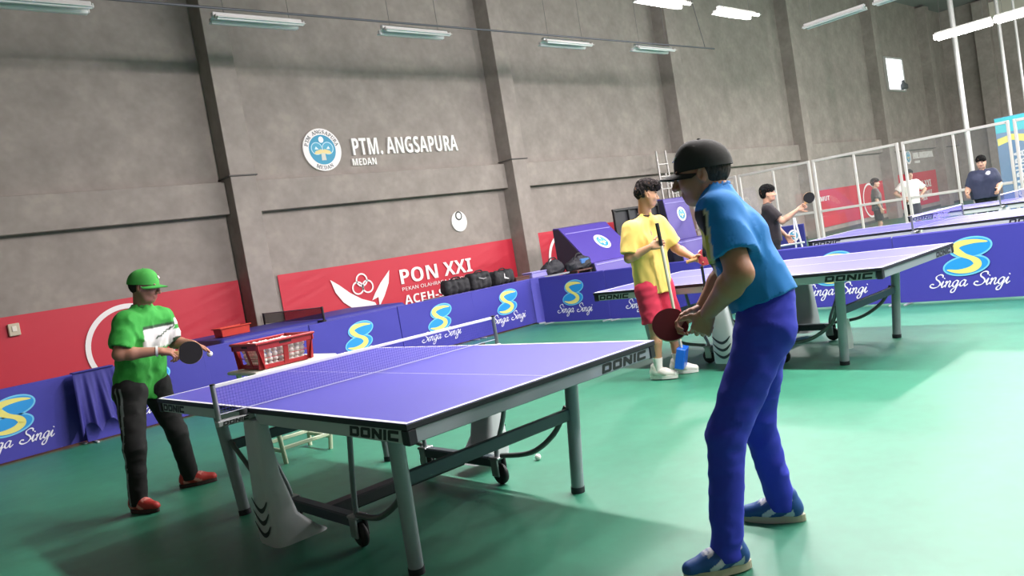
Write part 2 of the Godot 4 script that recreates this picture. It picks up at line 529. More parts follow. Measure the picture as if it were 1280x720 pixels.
# whole figure. d holds joints J (world), root point at, head frame, colours and clothing rules
func person(d: Dictionary) -> Node3D:
	var at: Vector3 = d.at
	var root := thing("person", d.label, "person", at)
	var J := {}
	for k in d.J: J[k] = d.J[k] - at
	var skin: Color = col(d.skin)
	var cell: float = d.get("cell", 0.011)
	var fine: float = d.get("fine", 0.0045)
	var s: float = d.get("s", 1.0)
	var hb: Basis = head_basis(d.hf, d.get("hu", Vector3.UP))
	var lat: Vector3 = (J.shL - J.shR).normalized()
	var hlat: Vector3 = (J.hipL - J.hipR).normalized()
	var lo := Vector3.ONE * 9; var hi := Vector3.ONE * -9
	for k in J:
		lo = lo.min(J[k]); hi = hi.max(J[k])
	lo -= Vector3.ONE * 0.24; hi += Vector3.ONE * 0.24
	var long_legs: bool = d.get("legs", "trousers") == "trousers"
	# --- body: trunk, limbs, head, hands in one mesh
	var body := Arr.new()
	var g := Blob.new(lo, hi, cell)
	g.cap(J.pelvis, J.chest, 0.09 * s, 0.095 * s, 0.04)
	g.cap(J.chest, J.neck - Vector3(0, 0.03, 0), 0.09 * s, 0.05 * s, 0.04)
	g.cap(J.shL - lat * 0.02, J.shR + lat * 0.02, 0.048 * s, 0.048 * s, 0.04)
	g.cap(J.neck - Vector3(0, 0.05, 0), J.neck.lerp(J.head, 0.4), 0.058 * s, 0.05 * s, 0.03)
	for q in ["L", "R"]:
		var af: float = d.get("arm_fat", 1.0) * s
		g.cap(J["sh" + q], J["el" + q], 0.049 * af, 0.042 * af, 0.03)
		var mid: Vector3 = J["el" + q].lerp(J["wr" + q], 0.3)
		g.cap(J["el" + q], mid, 0.041 * af, 0.043 * af, 0.02)
		g.cap(mid, J["wr" + q], 0.043 * af, 0.0275 * (af + s) * 0.5, 0.02)
		g.cap(J["hip" + q], J["knee" + q], 0.07 * s, 0.05 * s, 0.03)
		if not long_legs:
			var cf: Vector3 = J["knee" + q].lerp(J["ank" + q], 0.3)
			g.cap(J["knee" + q], cf, 0.047 * s, 0.052 * s, 0.02)
			g.cap(cf, J["ank" + q], 0.052 * s, 0.034 * s, 0.02)
	g.mesh(body, func(_p): return skin)
	add_head(body, J.head, hb, J.neck, fine, skin, s * d.get("head_s", 1.0))
	for q in ["L", "R"]:
		var hd: Dictionary = d["hand" + q]
		add_hand(body, J["el" + q], J["wr" + q], hd.f, hd.n, hd.side, hd.curl, d.get("hcell", 0.0038), skin, hd.get("thumb", Vector3(0.55, 0.75, 0.35)), s)
	put("body", body.mesh(), vcmat(0.55, {"subsurf_scatter_enabled": true, "subsurf_scatter_strength": 0.08}), root)
	# --- shirt
	var fat: float = d.get("fat", 1.0)
	g = Blob.new(lo, hi, cell)
	var hem: Vector3 = d.get("hem", J.pelvis)
	var cw: float = d.get("chest_w", 0.075); var ww: float = d.get("waist_w", 0.055)
	for x in [-1.0, 1.0]:
		g.cap(J.chest + lat * cw * x * s, hem + hlat * ww * x * s + (hem - J.chest).normalized() * 0.1, 0.118 * s * fat, 0.138 * s * fat, 0.06)
		g.cap(J.chest + lat * cw * x * s, J.chest.lerp(J.neck, 0.6) + lat * 0.07 * x * s, 0.115 * s * fat, 0.075 * s, 0.05)
	g.cap(J.shL - lat * 0.03, J.shR + lat * 0.03, 0.068 * s, 0.068 * s, 0.05)
	g.cap(J.neck - Vector3(0, 0.035, 0), J.neck - Vector3(0, 0.01, 0), 0.075 * s, 0.068 * s, 0.04)
	var sl: float = d.get("sleeve", 0.75)
	for q in ["L", "R"]:
		var ed: Vector3 = J["el" + q] - J["sh" + q]
		var e: Vector3 = J["sh" + q] + ed * (sl + 0.25)
		var af: float = d.get("arm_fat", 1.0) * s
		var sv := Blob.new(lo, hi, cell)
		sv.cap(J["sh" + q], e, 0.08 * s, d.get("cuff", 0.08) * s, 0.03)
		sv.cut(J["sh" + q] + ed * sl, ed.normalized(), 0.2)
		sv.cap(J["sh" + q] + ed * (sl - 0.2), J["sh" + q] + ed * (sl + 0.4), (0.048 * af + 0.004), (0.056 * af + 0.004), 0.01, true)
		g.join(sv, 0.05)
	g.cap(J.neck - Vector3(0, 0.02, 0), J.neck + Vector3(0, 0.12, 0), 0.059 * s, 0.063 * s, 0.01, true)
	var hn: Vector3 = (hem - J.chest).normalized()
	g.cut(hem + hn * d.get("hem_drop", 0.06), hn, 0.32)
	var fa: float = d.get("fold", 0.005)
	g.displace(func(p: Vector3): return fold(p, fa, d.get("fold_size", 1.0), d.get("fold_stretch", Vector3(1, 0.5, 1))))
	var out := Arr.new()
	var fwd := lat.cross(Vector3.UP).normalized()
	var cfn: Callable = d.shirt
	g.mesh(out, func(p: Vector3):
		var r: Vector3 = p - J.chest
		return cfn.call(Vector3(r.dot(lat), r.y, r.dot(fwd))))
	put("shirt", out.mesh(), vcmat(0.8, {"rim_enabled": true, "rim": 0.15}), root)
	if d.has("collar"):
		var cr := []
		for k in 21:
			var a := TAU * k / 20
			cr.append(J.neck + lat * cos(a) * 0.062 * s + fwd * sin(a) * 0.062 * s + Vector3(0, 0.004 - 0.014 * sin(a), 0))
		var h := Sh.new(); h.tube(cr, 0.0085 * s, 6, false, 1.0)
		put("collar", h.done(), mat(d.collar, 0.85), root)
	# --- trousers or shorts
	g = Blob.new(lo, hi, cell)
	for x in [-1.0, 1.0]:
		var q := "L" if x > 0 else "R"
		var hp: Vector3 = J["hip" + q]
		g.cap(J.pelvis + hlat * 0.05 * x * s + Vector3(0, 0.05, 0), hp, 0.105 * s, 0.108 * s, 0.05)
		if long_legs:
			g.cap(hp, J["knee" + q], 0.1 * s * d.get("leg_fat", 1.0), 0.07 * s * d.get("leg_fat", 1.0), 0.04)
			g.cap(J["knee" + q], J["ank" + q] - Vector3(0, 0.01, 0), 0.068 * s * d.get("leg_fat", 1.0), 0.058 * s * d.get("leg_fat", 1.0), 0.03)
		else:
			var hm: Vector3 = hp.lerp(J["knee" + q], 0.82)
			g.cap(hp, hp.lerp(J["knee" + q], 1.0), 0.104 * s, 0.108 * s, 0.03)
			g.cut(hm, (J["knee" + q] - hp).normalized(), 0.16)
			g.cap(hp.lerp(J["knee" + q], 0.7), J["knee" + q], 0.085 * s, 0.095 * s, 0.01, true)
	g.cut(J.pelvis + Vector3(0, 0.09, 0), Vector3.UP, 0.3)
	if long_legs:
		for q in ["L", "R"]: g.cut(J["ank" + q] - Vector3(0, 0.035, 0) * s, Vector3.DOWN, 0.14)
	g.displace(func(p: Vector3): return fold(p, d.get("leg_fold", 0.005), 1.1, Vector3(0.7, 1.0, 0.7)))
	out = Arr.new()
	var tfn: Callable = d.pants
	g.mesh(out, func(p: Vector3):
		var r: Vector3 = p - J.pelvis
		return tfn.call(Vector3(r.dot(hlat), r.y, r.dot(fwd)), p))
	put("trousers" if long_legs else "shorts", out.mesh(), vcmat(0.85), root)
	# --- shoes, hair, cap
	for q in ["L", "R"]:
		if not long_legs:
			var sk: Vector3 = J["ank" + q]
			put("sock", tubem([sk - Vector3(0, 0.02, 0), sk + (J["knee" + q] - sk) * 0.12, sk + (J["knee" + q] - sk) * 0.3], [0.041 * s, 0.041 * s, 0.047 * s], 16), mat("e6e2dc", 0.9), root)
		if d.has("toe" + q):
			add_shoe(root, J["ank" + q], d["toe" + q], d.get("shoe_cell", 0.006), col(d.shoe[0]), col(d.shoe[1]), col(d.shoe[2]), s)
	if d.has("hair"): add_hair(root, J.head, hb, d.hair[0], d.hair[1], fine, s * d.get("head_s", 1.0))
	if d.has("cap"): add_cap(root, J.head, hb, d.cap[0], d.cap[1], s * d.get("head_s", 1.0), d.cap[2])
	return root

# standing joints for the people at the back: ground point, facing, height; arms as [elbow, wrist] offsets (left, up, forward)
func standing(p: Vector3, f: Vector3, h: float, armL: Array, armR: Array) -> Dictionary:
	var k := h / 1.7
	f = f.normalized()
	var l := Vector3.UP.cross(f)
	var J := {}
	var w := func(x, y, z): return p + (l * x + Vector3.UP * y + f * z) * k
	J.pelvis = w.call(0, 0.95, 0); J.chest = w.call(0, 1.25, 0.01); J.neck = w.call(0, 1.43, 0.0); J.head = w.call(0, 1.585, 0.03)
	for s in [1.0, -1.0]:
		var q := "L" if s > 0 else "R"
		J["hip" + q] = w.call(0.085 * s, 0.9, 0); J["knee" + q] = w.call(0.1 * s, 0.48, 0.02); J["ank" + q] = w.call(0.11 * s, 0.085, -0.02)
		J["sh" + q] = w.call(0.17 * s, 1.36, 0)
		var a: Array = armL if s > 0 else armR
		J["el" + q] = J["sh" + q] + (l * a[0].x * s + Vector3.UP * a[0].y + f * a[0].z) * k
		J["wr" + q] = J["el" + q] + (l * a[1].x * s + Vector3.UP * a[1].y + f * a[1].z) * k
	return J

# ---------------------------------------------------------------- print: emblem, script, block letters
func script_strokes(word: String) -> Array:
	var G := {
		"S": [1.05, [[Vector2(0.98, 1.62), Vector2(0.92, 1.98), Vector2(0.6, 2.12), Vector2(0.22, 1.86), Vector2(0.28, 1.42), Vector2(0.66, 1.05), Vector2(0.86, 0.6), Vector2(0.62, 0.12), Vector2(0.12, 0.0), Vector2(-0.26, 0.28), Vector2(-0.14, 0.62), Vector2(0.16, 0.55)]]],
		"i": [0.42, [[Vector2(-0.1, 0.35), Vector2(0.14, 1.0), Vector2(0.08, 0.3), Vector2(0.2, 0.0), Vector2(0.44, 0.35)], [Vector2(0.13, 1.42), Vector2(0.2, 1.52)]]],
		"n": [0.86, [[Vector2(-0.02, 0.75), Vector2(0.12, 1.0), Vector2(0.12, 0.5), Vector2(0.08, 0.0)], [Vector2(0.1, 0.35), Vector2(0.36, 0.95), Vector2(0.54, 0.85), Vector2(0.5, 0.25), Vector2(0.64, 0.0), Vector2(0.88, 0.35)]]],
		"g": [0.84, [[Vector2(0.58, 0.86), Vector2(0.34, 1.02), Vector2(0.05, 0.62), Vector2(0.12, 0.1), Vector2(0.38, 0.12), Vector2(0.58, 0.7)], [Vector2(0.6, 1.0), Vector2(0.56, 0.0), Vector2(0.42, -0.82), Vector2(0.08, -0.85), Vector2(0.12, -0.4), Vector2(0.86, 0.35)]]],
		"a": [0.9, [[Vector2(0.58, 0.86), Vector2(0.34, 1.02), Vector2(0.05, 0.62), Vector2(0.12, 0.1), Vector2(0.38, 0.12), Vector2(0.58, 0.7)], [Vector2(0.62, 1.0), Vector2(0.56, 0.3), Vector2(0.68, 0.0), Vector2(0.94, 0.35)]]],
		" ": [1.0, []]}
	var out := []
	var x := 0.0
	for ch in word:
		for st in G[ch][1]:
			out.append(st.map(func(q): return Vector2(q.x + x + q.y * 0.3, q.y)))
		x += G[ch][0]
	return [out, x]

# printed sign of the barriers: two-lobed emblem with a yellow S, script words under it; centre at the origin, drawn towards +z
var emblem_mesh: ArrayMesh
var script_mesh: ArrayMesh
func make_print():
	var h := Sh.new()
	h.colour = col("6fc0e6")
	h.prism(ellipse(Vector2(0.035, 0.092), 0.205, 0.108, 40, 0.12), 0.0012, Transform3D.IDENTITY, false)
	h.prism(ellipse(Vector2(-0.025, -0.092), 0.222, 0.105, 40, 0.12), 0.0012, Transform3D.IDENTITY, false)
	h.colour = col("1f8fd6")
	h.prism(ellipse(Vector2(0.035, 0.092), 0.188, 0.092, 40, 0.12), 0.0022, Transform3D.IDENTITY, false)
	h.prism(ellipse(Vector2(-0.025, -0.092), 0.205, 0.089, 40, 0.12), 0.0022, Transform3D.IDENTITY, false)
	h.colour = col("e3d876")
	var pts := spline([Vector2(0.2, 0.135), Vector2(0.08, 0.15), Vector2(-0.06, 0.135), Vector2(-0.105, 0.085), Vector2(-0.04, 0.02), Vector2(0.05, -0.03), Vector2(0.085, -0.085), Vector2(0.02, -0.135), Vector2(-0.1, -0.15), Vector2(-0.21, -0.125)], 5)
	var w := []
	for k in pts.size():
		var u := float(k) / (pts.size() - 1)
		w.append(0.006 + 0.078 * pow(sin(u * PI), 0.75) * (1.0 - 0.5 * exp(-pow((u - 0.5) / 0.1, 2.0))))
	h.ribbon(pts, w, 0.0034)
	emblem_mesh = h.done()
	h = Sh.new()
	var r := script_strokes("Singa Singi")
	for st in r[0]:
		var p := spline(st, 6)
		var ww := []
		for k in p.size():
			var d: Vector2 = p[mini(k + 1, p.size() - 1)] - p[maxi(k - 1, 0)]
			ww.append(0.095 + 0.16 * absf(sin(d.angle() - 0.6)) if st.size() > 2 else 0.24)
		h.ribbon(p.map(func(q): return (q - Vector2(r[1] / 2.0, 0)) * Vector2(0.083, 0.064)), ww.map(func(q): return q * 0.062), 0.0012)
	script_mesh = h.done()

var block_mesh: ArrayMesh
func make_block():
	# DONIC in wide slanted block letters; height 1, centred
	var h := Sh.new()
	var x := 0.0
	var sh := func(pts, x0): return pts.map(func(q): return Vector2(q.x + x0 + q.y * 0.2 - 3.0, q.y - 0.5))
	var t := 0.3
	for ch in "DONIC":
		var W := 1.16
		var P := []
		match ch:
			"D": P = [[Vector2(0, 0), Vector2(t, 0), Vector2(t, 1), Vector2(0, 1)], [Vector2(t, 0.72), Vector2(1.0, 0.72), Vector2(1.0, 1), Vector2(t, 1)], [Vector2(t, 0), Vector2(1.0, 0), Vector2(1.0, 0.28), Vector2(t, 0.28)], [Vector2(W - t, 0.2), Vector2(1.0, 0), Vector2(W, 0.15), Vector2(W, 0.85), Vector2(1.0, 1), Vector2(W - t, 0.8)]]
			"O": P = [[Vector2(0.1, 0), Vector2(t, 0), Vector2(t, 1), Vector2(0.1, 1), Vector2(0, 0.88), Vector2(0, 0.12)], [Vector2(t, 0.72), Vector2(W - t, 0.72), Vector2(W - t, 1), Vector2(t, 1)], [Vector2(t, 0), Vector2(W - t, 0), Vector2(W - t, 0.28), Vector2(t, 0.28)], [Vector2(W - t, 0), Vector2(W - 0.1, 0), Vector2(W, 0.12), Vector2(W, 0.88), Vector2(W - 0.1, 1), Vector2(W - t, 1)]]
			"N": P = [[Vector2(0, 0), Vector2(t, 0), Vector2(t, 1), Vector2(0, 1)], [Vector2(t, 1), Vector2(t, 0.56), Vector2(W - t, 0), Vector2(W - t, 0.44)], [Vector2(W - t, 0), Vector2(W, 0), Vector2(W, 1), Vector2(W - t, 1)]]
			"I":
				W = t
				P = [[Vector2(0, 0), Vector2(t, 0), Vector2(t, 1), Vector2(0, 1)]]
			"C": P = [[Vector2(0.1, 0), Vector2(t, 0), Vector2(t, 1), Vector2(0.1, 1), Vector2(0, 0.88), Vector2(0, 0.12)], [Vector2(t, 0.7), Vector2(W, 0.7), Vector2(W, 1), Vector2(t, 1)], [Vector2(t, 0), Vector2(W, 0), Vector2(W, 0.3), Vector2(t, 0.3)]]
		for q in P: h.prism(sh.call(q, x), 0.03, Transform3D.IDENTITY, false)
		x += W + 0.2
	block_mesh = h.done()

# capital height hgt, length wid
func put_block(parent: Node, at: Vector3, turn: float, hgt: float, wid: float, hex := "17181b"):
	var b := Basis(Vector3.UP, turn) * Basis.from_scale(Vector3(wid / 5.9, hgt, 0.05))
	put("lettering", block_mesh, mat(hex, 0.5), parent, Transform3D(b, at))

# round club emblem of radius r: white ring, blue-green field, bats, ball and ring lettering
func club_emblem(parent: Node, xf: Transform3D, r: float, letters := true, depth := 0.02):
	var h := Sh.new()
	h.colour = col("eee9e8"); h.prism(ellipse(Vector2.ZERO, r, r, 48), depth, xf)
	h.colour = col("2390b4"); h.prism(ellipse(Vector2.ZERO, r * 0.7, r * 0.7, 40), depth + 0.002, xf, false)
	for s in [-1.0, 1.0]:
		h.colour = col("b9dcea"); h.prism(ellipse(Vector2(0.29 * s, 0.06) * r, r * 0.3, r * 0.3, 28), depth + 0.003, xf, false)
		h.colour = col("3f9fc0"); h.prism(ellipse(Vector2(0.29 * s, 0.06) * r, r * 0.26, r * 0.26, 28), depth + 0.004, xf, false)
		h.colour = col("dfeef4"); h.prism([Vector2(0.2 * s, 0.02) * r, Vector2(0.4 * s, 0.02) * r, Vector2(0.33 * s, 0.16) * r], depth + 0.005, xf, false)
		h.colour = col("e3cf8e"); h.prism([Vector2(0.0, -0.2), Vector2(0.46 * s, -0.2), Vector2(0.38 * s, -0.06), Vector2(0.1 * s, 0.02), Vector2(0.0, -0.02)].map(func(q): return q * r), depth + 0.005, xf, false)
	h.colour = col("cfcfc4"); h.prism([Vector2(-0.12, -0.5), Vector2(0.12, -0.5), Vector2(0.1, -0.16), Vector2(-0.1, -0.16)].map(func(q): return q * r), depth + 0.006, xf, false)
	h.colour = col("f3f6f8"); h.prism(ellipse(Vector2(0, 0.47) * r, r * 0.13, r * 0.15, 20), depth + 0.006, xf, false)
	put("emblem", h.done(), vcmat(0.5), parent)
	if letters:
		var st := SurfaceTool.new(); st.begin(Mesh.PRIMITIVE_TRIANGLES)
		for w in [["PTM ANGSAPURA", 1.0], ["MEDAN", -1.0]]:
			var s: String = w[0]
			for k in s.length():
				if s[k] == " ": continue
				var span: float = 2.55 if w[1] > 0 else 0.85
				var a: float = (PI / 2 + span / 2 - span * k / (s.length() - 1)) if w[1] > 0 else (-PI / 2 - span / 2 + span * k / (s.length() - 1))
				var q := text_mesh(s[k], r * 0.17, 0.0, 0.002, true, true)
				var b := Transform3D(Basis(Vector3.BACK, a - PI / 2 * w[1]), Vector3(cos(a), sin(a), 0) * r * 0.84 + Vector3(0, 0, depth))
				st.append_from(q[0], 0, xf * b * q[1])
		put("lettering", st.commit(), mat("3a4048", 0.5), parent)

# ---------------------------------------------------------------- things
func lamp(at: Vector3, turn: float, lit: bool, label: String, group: String, energy := 4.0, tube_r := 0.026):
	var t := thing("fluorescent_lamp", label, "lamp", at, turn, group)
	put("housing", boxm(Vector3(1.22, 0.05, 0.07), 0.008, Vector3(0, 0.05, 0)), mat("c9c8c6", 0.5), t)
	var h := Sh.new()
	for s in [-1.0, 1.0]:
		h.prism([Vector2(0.03 * s, 0.03), Vector2(0.15 * s, -0.02), Vector2(0.15 * s, -0.026), Vector2(0.03 * s, 0.022)], 1.2, Transform3D(Basis(Vector3.UP, PI / 2), Vector3(-0.6, 0.0, 0)))
	put("reflector", h.done(), mat("d6d5d2", 0.4), t)
	for s in [-1.0, 1.0]:
		var tb := tubem([Vector3(-0.59, 0.014 - tube_r, (0.06 + tube_r) * s), Vector3(0.59, 0.014 - tube_r, (0.06 + tube_r) * s)], tube_r, 12)
		put("tube", tb, mat("ffffff", 0.4, 0.0, {"emission_enabled": true, "emission": Color(1.0, 0.99, 0.97), "emission_energy_multiplier": 8.0}) if lit else mat("dddcda", 0.3), t)
		for e in [-1.0, 1.0]:
			put("tube_holder", boxm(Vector3(0.02, 0.05, 0.045), 0.005, Vector3(0.6 * e, 0.0, 0.085 * s)), mat("bdbcba", 0.5), t)
	for e in [-1.0, 1.0]:
		put("hanger", tubem([Vector3(0.45 * e, 0.07, 0), Vector3(0.45 * e, 8.6 - at.y, 0)], 0.004, 5), mat("6d6c6c", 0.5, 0.5), t)
	if lit:
		var l := AreaLight3D.new()
		l.name = "lamp_light"
		l.area_size = Vector2(1.18, 0.26)
		l.light_energy = energy
		l.light_color = Color(1.0, 0.972, 0.972)
		l.set("area_range", 60.0); l.set("area_attenuation", 2.0)
		l.shadow_enabled = true
		l.rotation.x = -PI / 2
		l.position = Vector3(0, -0.01 - 2.0 * tube_r, 0)
		t.add_child(l, true)
		# the open trough lets the tubes shine sideways too
		var b := OmniLight3D.new()
		b.name = "lamp_glow"
		b.light_energy = energy * 0.4
		b.light_color = l.light_color
		b.light_size = 0.12
		b.omni_range = 60.0
		b.omni_attenuation = 2.0
		b.shadow_enabled = true
		b.position = Vector3(0, -0.08 - 2.0 * tube_r, 0)
		t.add_child(b, true)
	return t

func paddle(at: Vector3, u: Vector3, n: Vector3, front: String, back: String, label: String, s := 1.0):
	# u points from the blade centre to the handle, n is the side shown
	u = u.normalized(); n = perp(u, n)
	var t := thing("table_tennis_paddle", label, "paddle", at)
	var xf := Transform3D(Basis(u.cross(n) * -1.0, -u, n).orthonormalized(), Vector3.ZERO)
	xf.basis = Basis(xf.basis.y.cross(n).normalized(), -u, n)
	var out := []
	for k in 40:
		var a := TAU * k / 40
		var r := 0.076 * (1.0 + 0.035 * sin(a))
		out.append(Vector2(cos(a) * 0.975, sin(a)) * r * s)
	var h := Sh.new()
	var bl := out.duplicate()
	h.prism(bl, 0.006, xf * Transform3D(Basis.IDENTITY, Vector3(0, 0, -0.003)))
	put("blade", h.done(), mat("c9a877", 0.6), t)
	for q in [[front, 1.0], [back, -1.0]]:
		h = Sh.new()
		var sh := []
		for p in out: sh.append(Vector2(p.x, maxf(p.y, -0.062 * s)) * 0.99)
		h.prism(sh, 0.004, xf * Transform3D(Basis.IDENTITY, Vector3(0, 0, 0.003 if q[1] > 0 else -0.007)))
		put("rubber", h.done(), mat(q[0], 0.65), t)
	h = Sh.new()
	h.box(Vector3(0, -0.115, 0) * s, Vector3(0.027, 0.1, 0.024) * s, 0.007)
	h.box(Vector3(0, -0.163, 0) * s, Vector3(0.033, 0.02, 0.026) * s, 0.007)
	put("handle", h.done(), mat("b58d5c", 0.6), t, xf)
	return t

func loft(sections: Array) -> ArrayMesh:
	# sections: [y, x0, x1, z0, z1]
	var h := Sh.new()
	var rings := []
	for s in sections:
		var ring := []
		var c := Vector2((s[1] + s[2]) / 2, (s[3] + s[4]) / 2); var hx: float = (s[2] - s[1]) / 2; var hz: float = (s[4] - s[3]) / 2
		for k in 24:
			var a := TAU * k / 24
			ring.append(Vector3(c.x + hx * signf(cos(a)) * pow(absf(cos(a)), 0.4), s[0], c.y + hz * signf(sin(a)) * pow(absf(sin(a)), 0.4)))
		rings.append(ring)
	h.smooth(true)
	for j in rings.size() - 1:
		for k in 24:
			var k2 := (k + 1) % 24
			h.quad(rings[j][k], rings[j + 1][k], rings[j + 1][k2], rings[j][k2])
	h.smooth(false)
	for k in range(1, 23):
		h.tri(rings[-1][0], rings[-1][k + 1], rings[-1][k])
		h.tri(rings[0][0], rings[0][k], rings[0][k + 1])
	return h.done()

func make_table(label: String) -> Node3D:
	var t := thing("table_tennis_table", label, "table", Vector3.ZERO, 0.0, "blue table tennis tables")
	var silver := mat("bcc0c2", 0.5)
	var leg_m := mat("8f999d", 0.45, 0.1)
	var black := mat("1c1b24", 0.5)
	var teal := mat("46545a", 0.45, 0.2)
	for s in [-1.0, 1.0]:
		var top := put("tabletop", boxm(Vector3(1.525, 0.024, 1.368), 0.003, Vector3(0, 0.746, 0.686 * s)), black, t)
		put("playing_surface", boxm(Vector3(1.521, 0.003, 1.366), 0.001, Vector3(0, 0.7585, 0.6865 * s)), mat("5350bc", 0.42, 0.0, {"metallic_specular": 0.7}), top)
		var h := Sh.new()
		for x in [-1.0, 1.0]: h.box(Vector3(0.7505 * x, 0.7602, 0.6865 * s), Vector3(0.02, 0.001, 1.366), 0.0003)
		h.box(Vector3(0, 0.7602, 1.3595 * s), Vector3(1.521, 0.001, 0.02), 0.0003)
		h.box(Vector3(0, 0.7602, 0.6865 * s), Vector3(0.004, 0.001, 1.366), 0.0003)
		put("line_marking", h.done(), mat("f0eff4", 0.4), top)
		for x in [-1.0, 1.0]:
			put("apron", boxm(Vector3(0.02, 0.056, 1.27), 0.003, Vector3(0.742 * x, 0.706, 0.68 * s)), silver, t)
			put_block(t, Vector3(0.7525 * x, 0.706, 1.12 * s), PI / 2 * x, 0.042, 0.36)
			put("corner_cap", boxm(Vector3(0.045, 0.062, 0.045), 0.006, Vector3(0.738 * x, 0.705, 1.345 * s)), black, t)
			var lg := put("leg", tubem([Vector3(0.53 * x, 0.03, 0.9 * s), Vector3(0.56 * x, 0.735, 0.965 * s)], [0.034, 0.037], 18), leg_m, t)
			put("foot_pad", tubem([Vector3(0.529 * x, 0.0, 0.898 * s), Vector3(0.53 * x, 0.032, 0.9 * s)], 0.037, 18), black, lg)
			put("strut", tubem(spline([Vector3(0.5 * x, 0.7, 0.5 * s), Vector3(0.5 * x, 0.42, 0.44 * s), Vector3(0.475 * x, 0.22, 0.36 * s), Vector3(0.47 * x, 0.15, 0.35 * s)]), 0.014, 10), mat("7d8789", 0.45, 0.2), t)
			put("strut", tubem(spline([Vector3(0.54 * x, 0.46, 0.9 * s), Vector3(0.5 * x, 0.32, 0.82 * s), Vector3(0.5 * x, 0.2, 0.62 * s), Vector3(0.48 * x, 0.165, 0.38 * s)]), 0.015, 10), mat("59625f", 0.5), t)
			var ck := put("caster", boxm(Vector3(0.02, 0.1, 0.07), 0.006, Vector3(0.47 * x + 0.028, 0.1, 0.35 * s)), mat("2a2b2e", 0.5), t)
			h = Sh.new()
			h.box(Vector3(0.47 * x - 0.028, 0.1, 0.35 * s), Vector3(0.014, 0.1, 0.06), 0.004)
			h.box(Vector3(0.47 * x, 0.155, 0.35 * s), Vector3(0.075, 0.016, 0.08), 0.005)
			put("fork", h.done(), mat("a9acae", 0.35, 0.7), ck)
			var wh := Sh.new()
			wh.lathe([Vector2(0.0, -0.016), Vector2(0.05, -0.016), Vector2(0.06, -0.01), Vector2(0.062, 0.0), Vector2(0.06, 0.01), Vector2(0.05, 0.016), Vector2(0.0, 0.016)], Vector3(0.47 * x, 0.062, 0.36 * s), 24, Basis(Vector3.BACK, PI / 2))
			put("wheel", wh.done(), mat("191a1c", 0.6), ck)
		put("apron", boxm(Vector3(1.44, 0.056, 0.02), 0.003, Vector3(0, 0.706, 1.352 * s)), mat("8b9399", 0.5), t)
		put_block(t, Vector3(0.52 * s, 0.706, 1.3625 * s), 0.0 if s > 0 else PI, 0.042, 0.34)
		put("crossbar", boxm(Vector3(1.06, 0.062, 0.03), 0.005, Vector3(0, 0.425, 0.93 * s)), mat("3e5358", 0.45, 0.2), t)
		var cm := loft([[0.065, 0.50, 0.79, -0.12, 0.12], [0.09, 0.54, 0.795, -0.12, 0.12], [0.2, 0.64, 0.795, -0.11, 0.11], [0.42, 0.69, 0.79, -0.09, 0.09], [0.68, 0.70, 0.78, -0.072, 0.072], [0.7, 0.71, 0.77, -0.064, 0.064]])
		var cmn := put("column", cm, silver, t, Transform3D(Basis(Vector3.UP, 0.0 if s > 0 else PI), Vector3.ZERO))
		for k in 3:
			h = Sh.new()
			var pts := spline([Vector2(-0.088, 0.06), Vector2(-0.045, 0.018), Vector2(0, 0.0), Vector2(0.045, 0.018), Vector2(0.088, 0.06)], 5)
			var w := []
			for q in pts.size(): w.append(0.004 + 0.02 * sin(PI * q / (pts.size() - 1)))
			h.ribbon(pts.map(func(v): return v + Vector2(0, 0.12 + 0.062 * k)), w, 0.0, Transform3D(Basis(Vector3.UP, PI / 2), Vector3(0.7965 - 0.001 * k, 0, 0)))
			put("chevron", h.done(), black, cmn)
		put("base_beam", boxm(Vector3(0.06, 0.06, 0.72), 0.008, Vector3(0.47 * s, 0.13, 0)), teal, t)
	put("base_beam", boxm(Vector3(0.95, 0.07, 0.09), 0.01, Vector3(0, 0.115, 0)), mat("34383b", 0.45, 0.2), t)
	return t

func make_net(label: String) -> Node3D:
	var t := thing("table_tennis_net", label, "net", Vector3.ZERO, 0.0, "nets clamped on the tables")
	for s in [-1.0, 1.0]:
		var p := put("post", tubem([Vector3(0.915 * s, 0.715, 0), Vector3(0.915 * s, 0.915, 0)], 0.0125, 14), mat("8b8e92", 0.35, 0.6), t)
		put("post_cap", tubem([Vector3(0.915 * s, 0.912, 0), Vector3(0.915 * s, 0.919, 0)], 0.0135, 14), mat("26262a", 0.5), p)
		var c := put("clamp", boxm(Vector3(0.19, 0.03, 0.045), 0.005, Vector3(0.835 * s, 0.722, 0)), mat("a6a9aa", 0.4, 0.4), t)
		put("clamp_screw", tubem([Vector3(0.79 * s, 0.735, 0), Vector3(0.79 * s, 0.765, 0)], 0.02, 12), mat("3a3b3f", 0.5), c)
		put_block(c, Vector3(0.84 * s, 0.722, 0.0232), 0.0, 0.018, 0.13)
	put("tape", boxm(Vector3(1.81, 0.017, 0.006), 0.002, Vector3(0, 0.905, 0)), mat("f2f1f3", 0.7), t)
	put("bottom_cord", boxm(Vector3(1.81, 0.004, 0.004), 0.001, Vector3(0, 0.766, 0)), mat("cfd0e6", 0.7), t)
	var h := Sh.new()
	for k in 121:
		h.box(Vector3(-0.9 + 0.015 * k, 0.832, 0), Vector3(0.0012, 0.132, 0.001), 0.0003)
	for k in 9:
		h.box(Vector3(0, 0.776 + 0.0145 * k, 0), Vector3(1.8, 0.0012, 0.001), 0.0003)
	var m := put("netting", h.done(), mat("4a45a8", 0.8), t)
	m.set_meta("kind", "stuff")
	return t

